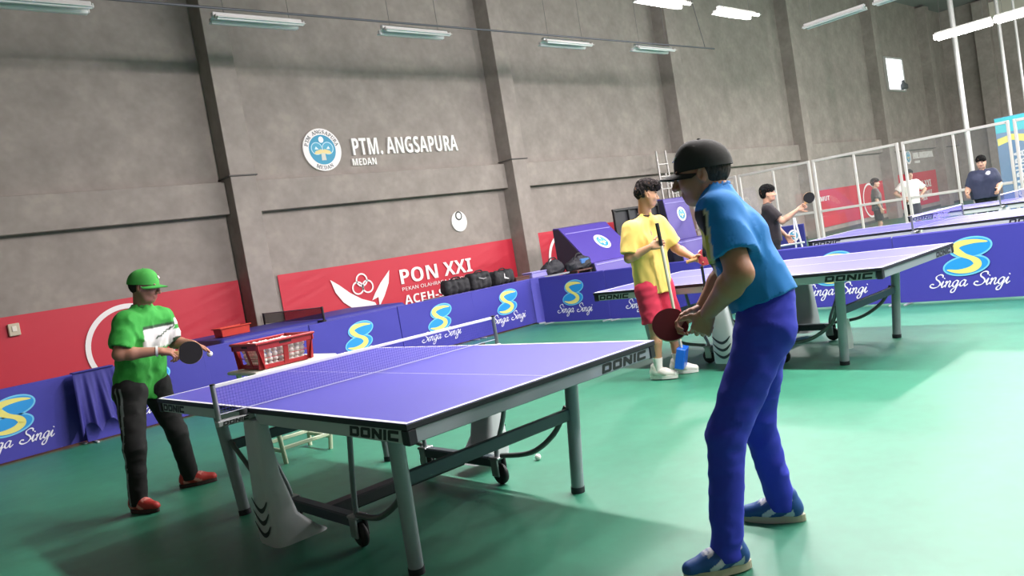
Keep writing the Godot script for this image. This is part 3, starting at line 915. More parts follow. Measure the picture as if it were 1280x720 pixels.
func make_barrier(label: String) -> Node3D:
	var t := thing("court_barrier", label, "barrier", Vector3.ZERO, 0.0, "blue sponsor barriers around the court")
	var h := Sh.new()
	# cloth cover over a frame, a little slack between the rails
	for s in [-1.0, 1.0]:
		var f := func(u, v):
			var sag := 0.006 * sin(v * PI) * sin(u * PI) + 0.0025 * sin(u * 9.0 + v * 5.0) * sin(v * PI)
			return Vector3((u - 0.5) * 1.385, 0.025 + v * 0.72, (0.016 - sag) * s)
		if s > 0: h.grid(f, 24, 10)
		else: h.grid(func(u, v): return f.call(1.0 - u, v), 24, 10)
	h.box(Vector3(0, 0.745, 0), Vector3(1.385, 0.012, 0.034), 0.005)
	for s in [-1.0, 1.0]: h.box(Vector3(0.69 * s, 0.385, 0), Vector3(0.012, 0.722, 0.034), 0.005)
	var c := put("cloth_cover", h.done(), mat("38359a", 0.6, 0.0, {"rim_enabled": true, "rim": 0.1}), t)
	h = Sh.new()
	h.tube([Vector3(-0.69, 0.748, 0.0), Vector3(0.69, 0.748, 0.0)], 0.013, 8)
	h.tube([Vector3(-0.69, 0.035, 0.0), Vector3(0.69, 0.035, 0.0)], 0.013, 8)
	put("rail", h.done(), mat("34318c", 0.6), t)
	for s in [-1.0, 1.0]:
		put("foot", boxm(Vector3(0.03, 0.02, 0.22), 0.005, Vector3(0.62 * s, 0.01, 0)), mat("b9bcc0", 0.45, 0.4), t)
	put("emblem", emblem_mesh, vcmat(0.6), c, Transform3D(Basis.IDENTITY, Vector3(0.02, 0.47, 0.0175)))
	put("lettering", script_mesh, mat("e9e7f2", 0.6), c, Transform3D(Basis.IDENTITY, Vector3(0.0, 0.165, 0.0175)))
	return t

func cloth_banner(label: String, x0: float, x1: float, y0: float, y1: float) -> Node3D:
	var t := thing("wall_banner", label, "banner", Vector3((x0 + x1) / 2, y0, -7.985), 0.0, "red banners along the wall")
	var w := x1 - x0; var hh := y1 - y0
	var h := Sh.new()
	var f := func(u, v):
		var x: float = (u - 0.5) * w; var y: float = v * hh
		var e := minf(minf(u, 1.0 - u) * w, minf(v, 1.0 - v) * hh)
		var q := Vector2(x + x0 * 3.0 + y * 1.7, y - x * 0.32)
		var r := fold_noise.get_noise_2d(q.x * 4.0, q.y * 110.0)
		var corner := exp(-pow((w / 2 - absf(x)) / 0.9, 2.0))
		return Vector3(x, y - 0.012 * sin(u * PI) * v, 0.014 + (0.0015 + 0.006 * corner) * r * clampf(e * 8.0, 0.0, 1.0))
	h.grid(f, 120, 30)
	put("cloth", h.done(), mat("c4283c", 0.55, 0.0, {"rim_enabled": true, "rim": 0.1}), t)
	h = Sh.new()
	h.box(Vector3(0, hh / 2, 0.004), Vector3(w - 0.02, hh - 0.03, 0.006), 0.002)
	put("backing", h.done(), mat("8f1f2c", 0.8), t)
	return t

func banner_print_a(t: Node3D, x0: float, x1: float, y0: float):
	# winged mark, three rings, words
	var o := Vector3(-(x0 + x1) / 2, -y0, 0.029)
	var xf := Transform3D(Basis.IDENTITY, o)
	var s0 := x0 - 3.4
	var W := mat("f4eeee", 0.6)
	var h := Sh.new()
	var mv := func(a): return a.map(func(q): return q + Vector2(s0, 0))
	h.prism(mv.call([Vector2(4.32, 1.28), Vector2(4.47, 1.17), Vector2(4.66, 1.0), Vector2(4.87, 0.86), Vector2(5.12, 0.76), Vector2(5.15, 0.69), Vector2(4.93, 0.67), Vector2(4.66, 0.73), Vector2(4.5, 0.86), Vector2(4.38, 1.05)]), 0.002, xf, false)
	h.prism(mv.call([Vector2(5.53, 1.28), Vector2(5.47, 1.05), Vector2(5.34, 0.84), Vector2(5.2, 0.67), Vector2(5.21, 0.84), Vector2(5.07, 0.8), Vector2(5.15, 0.91), Vector2(5.3, 1.08)]), 0.002, xf, false)
	for c in [Vector2(4.93, 1.19), Vector2(4.83, 1.06), Vector2(5.03, 1.06)]:
		var p := ellipse(c + Vector2(s0, 0), 0.105, 0.105, 33)
		p.append(p[0])
		var w := []
		for k in p.size(): w.append(0.028)
		h.ribbon(p, w, 0.002, xf)
	put("winged_mark", h.done(), W, t)
	put_text("lettering", "PON XXI", 0.27, 1.72, W, t, xf * Transform3D(Basis.IDENTITY, Vector3(6.6 + s0, 1.12, 0)))
	put_text("lettering", "PEKAN OLAHRAGA NASIONAL", 0.065, 1.7, W, t, xf * Transform3D(Basis.IDENTITY, Vector3(6.59 + s0, 0.89, 0)), false)
	put_text("lettering", "ACEH-SUMUT", 0.17, 1.72, W, t, xf * Transform3D(Basis.IDENTITY, Vector3(6.61 + s0, 0.685, 0)))
	put_text("lettering", "2024", 0.13, 0.4, W, t, xf * Transform3D(Basis.IDENTITY, Vector3(6.61 + s0, 0.47, 0)))

func banner_print_b(t: Node3D, cx: float, c: Vector2, r: float, y0: float):
	var p := ellipse(Vector2(c.x - cx, c.y - y0), r, r, 64)
	p.append(p[0])
	var w := []
	for k in p.size(): w.append(0.07)
	var h := Sh.new()
	h.ribbon(p, w, 0.03)
	put("ring_mark", h.done(), mat("f4eeee", 0.6), t)

func tex(kind: String) -> ImageTexture:
	# grain and blotches of plaster and floor, computed once
	var n := FastNoiseLite.new(); n.seed = 11; n.noise_type = FastNoiseLite.TYPE_SIMPLEX_SMOOTH; n.fractal_octaves = 5
	var m := FastNoiseLite.new(); m.seed = 5; m.noise_type = FastNoiseLite.TYPE_SIMPLEX_SMOOTH; m.fractal_octaves = 3
	var N := 512
	var im := Image.create(N, N, false, Image.FORMAT_RGB8)
	n.frequency = 0.012; m.frequency = 0.05
	var a := n.get_seamless_image(N, N); var b := m.get_seamless_image(N, N)
	for y in N:
		for x in N:
			var u := a.get_pixel(x, y).r; var v := b.get_pixel(x, y).r
			var c: Color
			if kind == "plaster":
				var k := 0.93 + 0.07 * (v - 0.5) + 0.12 * (u - 0.5)
				c = Color(k, k * 0.985, k * 0.965)
				if u > 0.66: c = c.lerp(Color(1, 0.985, 0.95), minf((u - 0.66) * 4.0, 1.0) * clampf((v - 0.35) * 3.0, 0.0, 1.0))
			else:
				var k := 0.95 + 0.05 * (v - 0.5) + 0.08 * (u - 0.5)
				c = Color(k, k, k)
			im.set_pixel(x, y, c)
	im.generate_mipmaps()
	return ImageTexture.create_from_image(im)

func _ready():
	# ---------------------------------------------------------------- camera, sky, exposure
	var cam := Camera3D.new()
	cam.name = "camera"
	add_child(cam)
	cam.transform = Transform3D(Basis(Vector3(0.7217, -0.16368, 0.67258), Vector3(0.15642, 0.98507, 0.07187), Vector3(-0.67431, 0.05334, 0.73652)), Vector3(-2.29476, 1.33678, 3.73288))
	cam.fov = 41.115
	cam.near = 0.05
	cam.far = 120.0
	cam.current = true
	var env := Environment.new()
	env.background_mode = Environment.BG_COLOR
	env.background_color = Color(0.55, 0.6, 0.68)
	env.tonemap_mode = Environment.TONE_MAPPER_LINEAR
	env.tonemap_exposure = 1.05
	env.sdfgi_enabled = true
	env.ssao_enabled = true
	env.ssil_enabled = true
	var we := WorldEnvironment.new()
	we.name = "world_environment"
	we.environment = env
	add_child(we)
	fold_noise.seed = 3; fold_noise.frequency = 0.08; fold_noise.fractal_octaves = 2; fold_noise.noise_type = FastNoiseLite.TYPE_SIMPLEX_SMOOTH
	hair_noise.seed = 8; hair_noise.frequency = 1.0; hair_noise.fractal_octaves = 2; hair_noise.noise_type = FastNoiseLite.TYPE_SIMPLEX_SMOOTH

	# ---------------------------------------------------------------- lamps over the court
	var E := 8.6
	for z in [-1.9, -0.3, 1.3, 2.9, 4.5, 6.1]:
		lamp(Vector3(3.05, 4.75, z), PI / 2, true, "lit twin tube lamp in the row above the aisle between the two front tables", "lit lamps over the aisle", E * 1.25)
	for x in [8.3, 10.5]:
		lamp(Vector3(x, 4.75, -3.25), 0.0, true, {8.3: "lit twin tube lamp cut by the top edge, before the third column", 10.5: "lit twin tube lamp high above the dark cap of the man in blue"}[x], "lit lamps over the far table ends", E)
	for x in [7.4, 9.6]:
		lamp(Vector3(x, 4.75, 0.1), 0.0, true, "lit twin tube lamp in the middle row over the third table", "lit lamps over the nets", E)
	for x in [7.4, 9.6]:
		lamp(Vector3(x, 4.75, 3.4), 0.0, true, "lit twin tube lamp past the third table's near end", "lit lamps over the near table ends", E)
	for p in [[0.0, -5.6], [2.6, -5.59], [5.08, -5.52], [8.38, -5.44], [10.85, -5.33]]:
		lamp(Vector3(p[0], 4.75, p[1]), 0.0, false, {0.0: "unlit twin tube lamp high on the wall side, above the green-capped player", 2.6: "unlit twin tube lamp high before the first wall column", 5.08: "unlit twin tube lamp high above the round wall emblem and its letters", 8.38: "unlit twin tube lamp high before the second wall column", 10.85: "unlit twin tube lamp at the end of the conduit by the third column"}[p[0]], "unlit lamps along the wall", E)
	for z in [-2.8, -1.4]:
		lamp(Vector3(13.4, 4.75, z), PI / 2, false, "unlit twin tube lamp hung across the hall before the fifth column" if z < -2.0 else "unlit twin tube lamp next in line to the one across the hall", "unlit lamps across the hall", E)
	for z in [-2.15, -0.85, 0.5]:
		lamp(Vector3(19.0, 4.75, z), PI / 2, true, {-2.15: "bright twin tube lamp crossing before the tall steel pole", -0.85: "bright twin tube lamp next past the one before the steel pole"}.get(z, "bright twin tube lamp third in the far row, past the frame edge"), "lit lamps over the far hall", E, 0.07)
	for p in [[14.0, 2.6], [14.0, 5.2], [19.0, 2.2], [23.0, 3.2], [27.5, 3.2], [32.0, 3.2]]:
		lamp(Vector3(p[0], 4.75, p[1]), PI / 2, true, "lit twin tube lamp out over the far end of the hall", "lit lamps beyond the frame", E * (2.6 if p[0] < 18.0 else 4.5))

	# ---------------------------------------------------------------- room shell
	var plaster := mat("a09995", 0.85, 0.0, {"albedo_texture": tex("plaster"), "uv1_triplanar": true, "uv1_world_triplanar": true, "uv1_scale": Vector3(0.22, 0.22, 0.22)})
	var floor_m := mat("2a8163", 0.47, 0.0, {"albedo_texture": tex("floor"), "uv1_triplanar": true, "uv1_world_triplanar": true, "uv1_scale": Vector3(0.35, 0.35, 0.35), "metallic_specular": 1.0})
	struct("floor", "green sports floor of the hall", boxm(Vector3(47, 0.2, 18), 0.0, Vector3(14, -0.1, 1)), floor_m)
	struct("ceiling", "dark ceiling high over the hall", boxm(Vector3(47, 0.2, 18), 0.0, Vector3(14, 8.7, 1)), mat("8e8d8c", 0.9))
	struct("wall_back", "grey plastered side wall of the hall", boxm(Vector3(47, 8.7, 0.2), 0.0, Vector3(14, 4.3, -8.1)), plaster)
	struct("wall_front", "grey wall behind the viewer", boxm(Vector3(47, 8.7, 0.2), 0.0, Vector3(14, 4.3, 10.1)), plaster)
	struct("wall_left", "grey end wall", boxm(Vector3(0.2, 8.7, 18), 0.0, Vector3(-9.4, 4.3, 1)), plaster)
	struct("wall_right", "grey end wall far down the hall", boxm(Vector3(0.2, 8.7, 18), 0.0, Vector3(37.1, 4.3, 1)), plaster)
	var cx := [-3.2, 2.74, 8.66, 14.84, 21.57, 28.2, 34.0]
	for k in cx.size():
		var wdt: float = 0.4 if k < 3 else 0.45
		struct("trim_%d" % (k + 1), "grey square wall column", boxm(Vector3(wdt, 8.5, 0.42), 0.006, Vector3(cx[k] + wdt / 2, 4.25, -7.81)), plaster)
		var x1: float = cx[k + 1] if k + 1 < cx.size() else 37.0
		struct("trim_%d" % (k + 11), "grey beam band along the wall between columns", boxm(Vector3(x1 - cx[k] - wdt, 0.5, 0.16), 0.008, Vector3((cx[k] + wdt + x1) / 2, 2.79, -7.92)), plaster)
		if k in [1, 2]:
			struct("trim_%d" % (k + 31), "thin grey cable loop round the column", boxm(Vector3(wdt + 0.06, 0.02, 0.46), 0.004, Vector3(cx[k] + wdt / 2, 3.09, -7.8)), mat("5b5755", 0.7))
	struct("trim_41", "grey column on the end wall", boxm(Vector3(0.4, 8.5, 0.6), 0.006, Vector3(36.85, 4.25, -6.3)), plaster)
	struct("trim_42", "pale corrugated panel high on the end wall", boxm(Vector3(0.06, 0.9, 2.4), 0.01, Vector3(36.95, 7.9, -5.4)), mat("cfc8bb", 0.6))
	struct("baseboard_back", "dark skirting along the wall", boxm(Vector3(46, 0.1, 0.02), 0.003, Vector3(14, 0.05, -7.99)), mat("4b4a48", 0.7))
	# window high in the fifth bay
	var win := struct("window_1", "bright high window in the side wall", boxm(Vector3(1.7, 1.22, 0.05), 0.004, Vector3(30.75, 5.6, -7.975)), mat("f4f6f8", 0.4, 0.0, {"emission_enabled": true, "emission": Color(0.95, 0.97, 1.0), "emission_energy_multiplier": 1.6}))
	var wf := Sh.new()
	for s in [-1.0, 1.0]:
		wf.box(Vector3(30.75 + 0.88 * s, 5.6, -7.96), Vector3(0.07, 1.36, 0.09), 0.006)
		wf.box(Vector3(30.75, 5.6 + 0.645 * s, -7.96), Vector3(1.8, 0.07, 0.09), 0.006)
	put("window_frame", wf.done(), mat("b9b7b4", 0.6), win)
	var wb := Sh.new()
	wb.lathe([Vector2(0, 0), Vector2(0.16, 0), Vector2(0.16, 0.16), Vector2(0.06, 0.26), Vector2(0.05, 0.36), Vector2(0, 0.36)], Vector3(31.3, 5.0, -7.88), 16)
	tag(put("vase", wb.done(), mat("4f5254", 0.6)), "small dark vase standing in the bright high window", "vase")

	# ---------------------------------------------------------------- wall pieces
	make_print()
	make_block()
	var W := mat("eceae6", 0.5)
	var sg := thing("wall_sign", "round club emblem disc on the wall beside the large white letters", "sign", Vector3(4.6, 3.5, -8.0))
	club_emblem(sg, Transform3D(Basis.IDENTITY, Vector3.ZERO), 0.365, true, 0.035)
	sg = thing("wall_lettering", "large white club name letters on the wall right of the emblem disc", "sign", Vector3(6.38, 3.53, -8.0))
	for q in [["PTM. ANGSAPURA", 0.31, 2.4, Vector3(0.02, 0.0, 0)], ["MEDAN", 0.125, 0.5, Vector3(-0.98, -0.27, 0)]]:
		var r := text_mesh(q[0], q[1], q[2], 0.04)
		put("lettering", r[0], W, sg, Transform3D(Basis.IDENTITY, q[3]) * r[1])
	sg = thing("wall_sign", "round club emblem disc on the far wall bay beyond the glass", "sign", Vector3(31.0, 2.28, -8.0))
	club_emblem(sg, Transform3D(Basis.IDENTITY, Vector3.ZERO), 0.3, false, 0.035)
	sg = thing("wall_lettering", "white club name letters on the far wall bay beyond the glass", "sign", Vector3(32.7, 2.28, -8.0))
	for q in [["PTM. ANGSAPURA", 0.26, 2.2, Vector3(0.0, 0.02, 0)], ["MEDAN", 0.1, 0.5, Vector3(-0.75, -0.24, 0)]]:
		var r := text_mesh(q[0], q[1], q[2], 0.04)
		put("lettering", r[0], W, sg, Transform3D(Basis.IDENTITY, q[3]) * r[1])
	sg = thing("wall_sign", "white ball-shaped disc with a small dark ring, above the printed red banner", "sign", Vector3(7.33, 1.99, -8.0))
	put("disc", (func(): var h := Sh.new(); h.prism(ellipse(Vector2.ZERO, 0.19, 0.2, 36), 0.03); return h.done()).call(), W, sg)
	var oh := Sh.new(); oh.prism(ellipse(Vector2(0, 0.11), 0.085, 0.09, 24), 0.034)
	var om := put("ring", oh.done(), mat("33302f", 0.5), sg)
	oh = Sh.new(); oh.prism(ellipse(Vector2(0, 0.11), 0.055, 0.06, 24), 0.037)
	put("ring_centre", oh.done(), W, om)
	var bn := cloth_banner("red banner behind the green-capped player, white ring mark", -2.4, 2.72, 0.25, 1.52)
	banner_print_b(bn, 0.16, Vector2(1.03, 0.84), 0.56, 0.25)
	bn = cloth_banner("red banner with white winged mark and large white words", 3.38, 8.64, 0.25, 1.5)
	banner_print_a(bn, 3.38, 8.64, 0.25)
	bn = cloth_banner("red banner half hidden by the purple padded covers", 9.4, 14.8, 0.25, 1.53)
	banner_print_b(bn, 12.1, Vector2(10.25, 0.86), 0.6, 0.25)
	bn = cloth_banner("red banner seen through the glass behind the boy in grey", 22.1, 28.1, 0.25, 1.5)
	banner_print_b(bn, 25.1, Vector2(26.75, 0.85), 0.6, 0.25)
	put_text("lettering", "SUMUT", 0.16, 1.1, W, bn, Transform3D(Basis.IDENTITY, Vector3(-2.2, 0.95, 0.029)))
	bn = cloth_banner("red banner with white words far behind the boy in white", 29.4, 33.9, 0.25, 1.62)
	put_text("lettering", "PON XXI", 0.3, 1.8, W, bn, Transform3D(Basis.IDENTITY, Vector3(0.55, 0.85, 0.03)))
	put_text("lettering", "ACEH-SUMUT", 0.17, 1.8, W, bn, Transform3D(Basis.IDENTITY, Vector3(0.55, 0.48, 0.03)))
	put_text("lettering", "2024", 0.13, 0.5, W, bn, Transform3D(Basis.IDENTITY, Vector3(0.55, 0.24, 0.03)))
	var sb := thing("switch_box", "small cream switch box fixed on the red banner", "switch", Vector3(-0.33, 1.33, -7.95))
	put("box", boxm(Vector3(0.13, 0.16, 0.05), 0.008), mat("cfc3ac", 0.6), sb)
	put("rocker", boxm(Vector3(0.05, 0.07, 0.012), 0.004, Vector3(0, 0.01, 0.028)), mat("efe8da", 0.5), sb)
	tag(put("conduit", tubem([Vector3(-2.0, 4.86, -5.62), Vector3(12.64, 4.78, -5.05)], 0.016, 8), mat("5a5b60", 0.6, 0.3)), "thin grey conduit carrying the unlit lamps along the wall", "conduit")
	tag(put("wire", tubem([Vector3(12.3, 4.8, -5.06), Vector3(11.3, 8.6, -5.06)], 0.008, 5), mat("4d4d50", 0.6)), "slanting support wire at the end of the lamp conduit", "wire")
	for q in [[Vector3(22.0, 0, -3.2), "tall pale steel pole beyond the glass, nearer the wall", 0.07], [Vector3(24.0, 0, -2.6), "tall pale steel pole beyond the glass, above the standing banner", 0.05], [Vector3(24.0, 0, -2.2), "thinner twin of the steel pole above the standing banner", 0.035]]:
		var pl := thing("steel_pole", q[1], "pole", q[0])
		put("shaft", tubem([Vector3(0, 0, 0), Vector3(0, 8.6, 0)], q[2], 12), mat("b5b3b2", 0.5, 0.3), pl)
		put("base_plate", boxm(Vector3(0.25, 0.02, 0.25), 0.004, Vector3(0, 0.01, 0)), mat("8f8e8d", 0.5, 0.3), pl)

	# ---------------------------------------------------------------- tables and nets
	var t1 := make_table("blue table tennis table in front, net plate and leg chevrons facing the viewer")
	var t2 := dup(t1, Vector3(4.07, 0, 0.12), 0.0, "blue table tennis table between the boy in yellow and the sponsor barriers")
	var t3 := dup(t1, Vector3(8.25, 0, 0.29), 0.0, "blue table tennis table behind the barriers, lettered net across it")
	var t4 := dup(t1, Vector3(11.75, 0, 0.3), 0.0, "farthest blue table, before the man in the navy shirt")
	var n1 := make_net("net with white tape and steel posts on the front table")
	var np := thing("net_post", "lone net post clamped on the table beside the boy in yellow", "net post", Vector3(3.155, 0, 0.12))
	put("post", tubem([Vector3(0, 0.715, 0), Vector3(0, 0.915, 0)], 0.0125, 14), mat("2a2a2e", 0.4, 0.3), np)
	put("clamp", boxm(Vector3(0.19, 0.03, 0.045), 0.005, Vector3(0.08, 0.722, 0)), mat("26262a", 0.4, 0.3), np)
	var n3 := dup(n1, t3.position, 0.0, "net with printed letters on the table behind the barriers")
	put_block(n3, Vector3(0.1, 0.835, 0.002), 0.0, 0.07, 0.62, "8d86d6")
	dup(n1, t4.position, 0.0, "net on the farthest table by the man in navy")

	# ---------------------------------------------------------------- barriers
	var bl := [[5.93, "blue sponsor barrier meeting the corner, behind the front table's net post"], [4.55, "blue sponsor barrier under the black bags"], [3.15, "blue sponsor barrier right of the ball basket"], [1.75, "blue sponsor barrier behind the ball basket, emblem hidden"], [0.4, "blue sponsor barrier partly covered by the green-shirted player"], [-0.93, "blue sponsor barrier beside the draped cloth, emblem cut by the frame"], [-2.31, "blue sponsor barrier outside the frame next to the cut emblem"]]
	var proto := make_barrier("")
	var first := true
	for q in bl:
		var at := Vector3(q[0], 0, -5.45 if q[0] > 0 else -5.5 + q[0] * 0.06)
		if first:
			proto.position = at
			tag(proto, q[1])
			first = false
		else:
			dup(proto, at, 0.0 if q[0] > 0 else 0.06, q[1])
	for q in [[-4.48, "blue sponsor barrier by the corner under the purple covers"], [-3.08, "blue sponsor barrier behind the boy in yellow"], [-1.7, "blue sponsor barrier hidden behind the man in blue"], [-0.33, "blue sponsor barrier seen between the legs of the second table"], [1.07, "blue sponsor barrier with its whole emblem and words in view"], [2.47, "blue sponsor barrier past the whole emblem, cut by the frame edge"]]:
		dup(proto, Vector3(6.48, 0, q[0]), -PI / 2, q[1])
	var fl := thing("court_barrier_flap", "narrow blue barrier piece folded round the court corner", "barrier", Vector3(6.58, 0, -5.31), -0.7)
	put("cloth_cover", boxm(Vector3(0.26, 0.74, 0.03), 0.008, Vector3(0, 0.39, 0)), mat("5450b4", 0.6), fl)
	put("foot", boxm(Vector3(0.2, 0.02, 0.14), 0.005, Vector3(0, 0.01, 0)), mat("b9bcc0", 0.45, 0.4), fl)
	# draped cloth over the seam
	var dh := Sh.new()
	for sd in [1.0, -1.0]:
		var df := func(u, v):
			var x: float = (u - 0.5) * (0.4 + 0.12 * v)
			var hang: float = 0.78 - v * (0.68 - 0.13 * absf(sin(u * 8.0)))
			var z: float = 0.02 + 0.035 * v * sin(u * 21.0 + v * 1.5) + 0.05 * v + 0.012 * sin(u * 47.0) * v
			return Vector3(x + 0.03 * v, hang, z + 0.003 * sd)
		if sd > 0: dh.grid(df, 56, 24)
		else: dh.grid(func(u, v): return df.call(1.0 - u, v), 56, 24)
	var dc := thing("draped_cloth", "blue cloth hanging in folds over the barrier seam", "cloth", Vector3(-0.13, 0, -5.42))
	put("cloth", dh.done(), mat("2f2c7d", 0.7), dc)
	dh = Sh.new(); dh.box(Vector3(0.0, 0.775, -0.02), Vector3(0.4, 0.012, 0.13), 0.005)
	put("fold", dh.done(), mat("34318c", 0.7), dc)

	# ---------------------------------------------------------------- behind the barriers
	var ct := thing("covered_table", "table under a blue cloth cover behind the barriers", "table", Vector3(2.85, 0, -6.6))
	var ch := Sh.new()
	for sd in [1.0, -1.0]:
		var cf := func(u, v):
			# top, then a skirt that hangs in shallow folds
			var a: float = (u - 0.5) * 2.0; var b: float = (v - 0.5) * 2.0
			var x := clampf(a * 1.45, -1.4, 1.4); var z := clampf(b * 0.92, -0.78, 0.78)
			var ov := maxf(absf(a) * 1.45 - 1.4, 0.0) * 5.0 + maxf(absf(b) * 0.92 - 0.78, 0.0) * 2.2
			return Vector3(x * (1.0 + 0.02 * ov) , 0.782 - ov * 0.9 + 0.006 * sin(x * 5.0) * sin(z * 4.0), z * (1.0 + 0.04 * ov) + 0.02 * ov * sin(x * 11.0)) + Vector3(0, 0.003 * sd, 0)
		if sd < 0: ch.grid(cf, 60, 30)
		else: ch.grid(func(u, v): return cf.call(1.0 - u, v), 60, 30)
	put("cloth_cover", ch.done(), mat("34328a", 0.55), ct)
	put("tabletop", boxm(Vector3(2.74, 0.03, 1.5), 0.005, Vector3(0, 0.755, 0)), mat("b9bcc2", 0.5), ct)
	for x in [-1.0, 1.0]:
		for z in [-1.0, 1.0]:
			put("leg", boxm(Vector3(0.05, 0.74, 0.05), 0.008, Vector3(1.2 * x, 0.37, 0.6 * z)), mat("54565a", 0.5, 0.3), ct)
	var on := thing("old_net", "dark net with black posts set on the covered table", "net", Vector3(2.82, 0, -6.6))
	for z in [-1.0, 1.0]:
		put("post", tubem([Vector3(0, 0.76, 0.92 * z), Vector3(0, 0.955, 0.92 * z)], 0.016, 10), mat("17171a", 0.5), on)
		put("clamp", boxm(Vector3(0.06, 0.08, 0.16), 0.01, Vector3(0, 0.735, 0.86 * z)), mat("1c1c20", 0.5), on)
	put("netting", boxm(Vector3(0.004, 0.15, 1.82), 0.0, Vector3(0, 0.865, 0)), mat("3b3a40", 0.9, 0.0, {"transparency": BaseMaterial3D.TRANSPARENCY_ALPHA, "albedo_color": Color(0.2, 0.19, 0.2, 0.55)}), on)
	put("tape", boxm(Vector3(0.008, 0.012, 1.82), 0.002, Vector3(0, 0.945, 0)), mat("8d8b8c", 0.8), on)
	var tr := thing("tray", "shallow red plastic tray standing on the covered table", "tray", Vector3(1.78, 0.792, -6.25))
	var th := Sh.new()
	for x in [-1.0, 1.0]: th.box(Vector3(0.185 * x, 0.055, 0), Vector3(0.008, 0.11, 0.26), 0.003, Basis(Vector3.BACK, -0.12 * x))
	for z in [-1.0, 1.0]: th.box(Vector3(0, 0.055, 0.13 * z), Vector3(0.37, 0.11, 0.008), 0.003, Basis(Vector3.RIGHT, 0.12 * z))
	th.box(Vector3(0, 0.006, 0), Vector3(0.35, 0.01, 0.25), 0.003)
	put("body", th.done(), mat("c23a2c", 0.45), tr)
	th = Sh.new()
	for x in [-1.0, 1.0]: th.box(Vector3(0.197 * x, 0.11, 0), Vector3(0.026, 0.014, 0.31), 0.004)
	for z in [-1.0, 1.0]: th.box(Vector3(0, 0.11, 0.145 * z), Vector3(0.41, 0.014, 0.026), 0.004)
	put("rim", th.done(), mat("cf4433", 0.45), tr)
	# trestle table with the bags
	var tt := thing("trestle_table", "long pale table behind the barriers carrying bags", "table", Vector3(6.5, 0, -6.15))
	put("tabletop", boxm(Vector3(2.9, 0.03, 0.6), 0.006, Vector3(0, 0.70, 0)), mat("84858e", 0.5), tt)
	for x in [-1.0, 1.0]:
		for z in [-1.0, 1.0]:
			put("leg", boxm(Vector3(0.04, 0.685, 0.04), 0.006, Vector3(1.35 * x, 0.3425, 0.24 * z)), mat("6f7175", 0.5, 0.3), tt)
	for q in [[5.48, "black cloth bag on the pale table, nearest the winged mark", 0.46, 0.25, 0], [5.98, "black bag with pale print, middle of the three black bags", 0.44, 0.29, 1], [6.5, "black bag with a white tick print, last of the three", 0.5, 0.25, 2]]:
		var bg := thing("bag", q[1], "bag", Vector3(q[0], 0.715, -6.1), 0.15 * (q[4] - 1), "black bags on the pale table")
		var g := Blob.new(Vector3(-0.34, -0.03, -0.2), Vector3(0.34, 0.42, 0.2), 0.011)
		for x in [-1.0, -0.35, 0.35, 1.0]:
			for y in [0.07, q[3] * 0.5, q[3] - 0.06]:
				g.cap(Vector3((q[2] / 2 - 0.055) * x, y, -0.05), Vector3((q[2] / 2 - 0.06) * x, y, 0.05), 0.065, 0.06, 0.05)
		g.cut(Vector3.ZERO, Vector3.DOWN)
		g.displace(func(p: Vector3): return fold(p + Vector3(q[0], 0, 0), 0.008, 1.6, Vector3.ONE))
		var o := Arr.new()
		g.mesh(o, func(_p): return col("26262a"))
		put("body", o.mesh(), vcmat(0.7), bg)
		put("strap", tubem(spline([Vector3(-0.1, q[3] - 0.03, 0.02), Vector3(-0.06, q[3] + 0.02, 0.04), Vector3(0.06, q[3] + 0.025, 0.03), Vector3(0.11, q[3] - 0.03, 0.02)]), 0.012, 8), mat("1b1b1e", 0.7), bg)
		if q[4] > 0:
			var hh := Sh.new()
			hh.ribbon([Vector2(-0.05, 0.19), Vector2(-0.055, 0.12), Vector2(0.05, 0.09)] if q[4] == 2 else [Vector2(-0.08, 0.2), Vector2(0.02, 0.17), Vector2(0.08, 0.18)], [0.02, 0.035, 0.012] if q[4] == 2 else [0.018, 0.02, 0.012], 0.125)
			put("print", hh.done(), mat("d9d6d8" if q[4] == 2 else "8f8d90", 0.6), bg)
	var lb := thing("box", "lilac plastic box on the pale table by the corner", "box", Vector3(7.38, 0.715, -6.15))
	put("body", boxm(Vector3(0.42, 0.09, 0.24), 0.012, Vector3(0, 0.045, 0)), mat("8c86cc", 0.5), lb)
	put("lid", boxm(Vector3(0.44, 0.02, 0.26), 0.008, Vector3(0, 0.1, 0)), mat("9a94d6", 0.5), lb)
	var pb := thing("box", "low brown box beside the lilac box", "box", Vector3(6.95, 0.715, -6.15))
	put("body", boxm(Vector3(0.34, 0.06, 0.22), 0.008, Vector3(0, 0.03, 0)), mat("4b2a26", 0.6), pb)
	put("lid", boxm(Vector3(0.35, 0.012, 0.23), 0.004, Vector3(0, 0.066, 0)), mat("5d322c", 0.6), pb)
	for q in [[Vector3(7.76, 0.715, -6.1), "dark rumpled sports bag past the lilac box", 0.3, "24252b"], [Vector3(8.26, 0.715, -5.9), "dark bag with a blue pocket before the wedge cover", 0.42, "25262e"]]:
		var bg := thing("sports_bag", q[1], "bag", q[0])
		var g := Blob.new(Vector3(-0.42, -0.03, -0.3), Vector3(0.42, 0.4, 0.3), 0.013)
		g.cap(Vector3(-q[2] / 2, 0.08, 0), Vector3(q[2] / 2, 0.09, 0.03), 0.1, 0.11, 0.1)
		g.cap(Vector3(-0.05, 0.16, 0.0), Vector3(0.1, 0.19, 0.0), 0.07, 0.06, 0.08)
		g.cut(Vector3.ZERO, Vector3.DOWN)
		g.displace(func(p: Vector3): return fold(p, 0.03, 2.0, Vector3.ONE))
		var o := Arr.new()
		g.mesh(o, func(_p): return col(q[3]))
		put("body", o.mesh(), vcmat(0.7), bg)
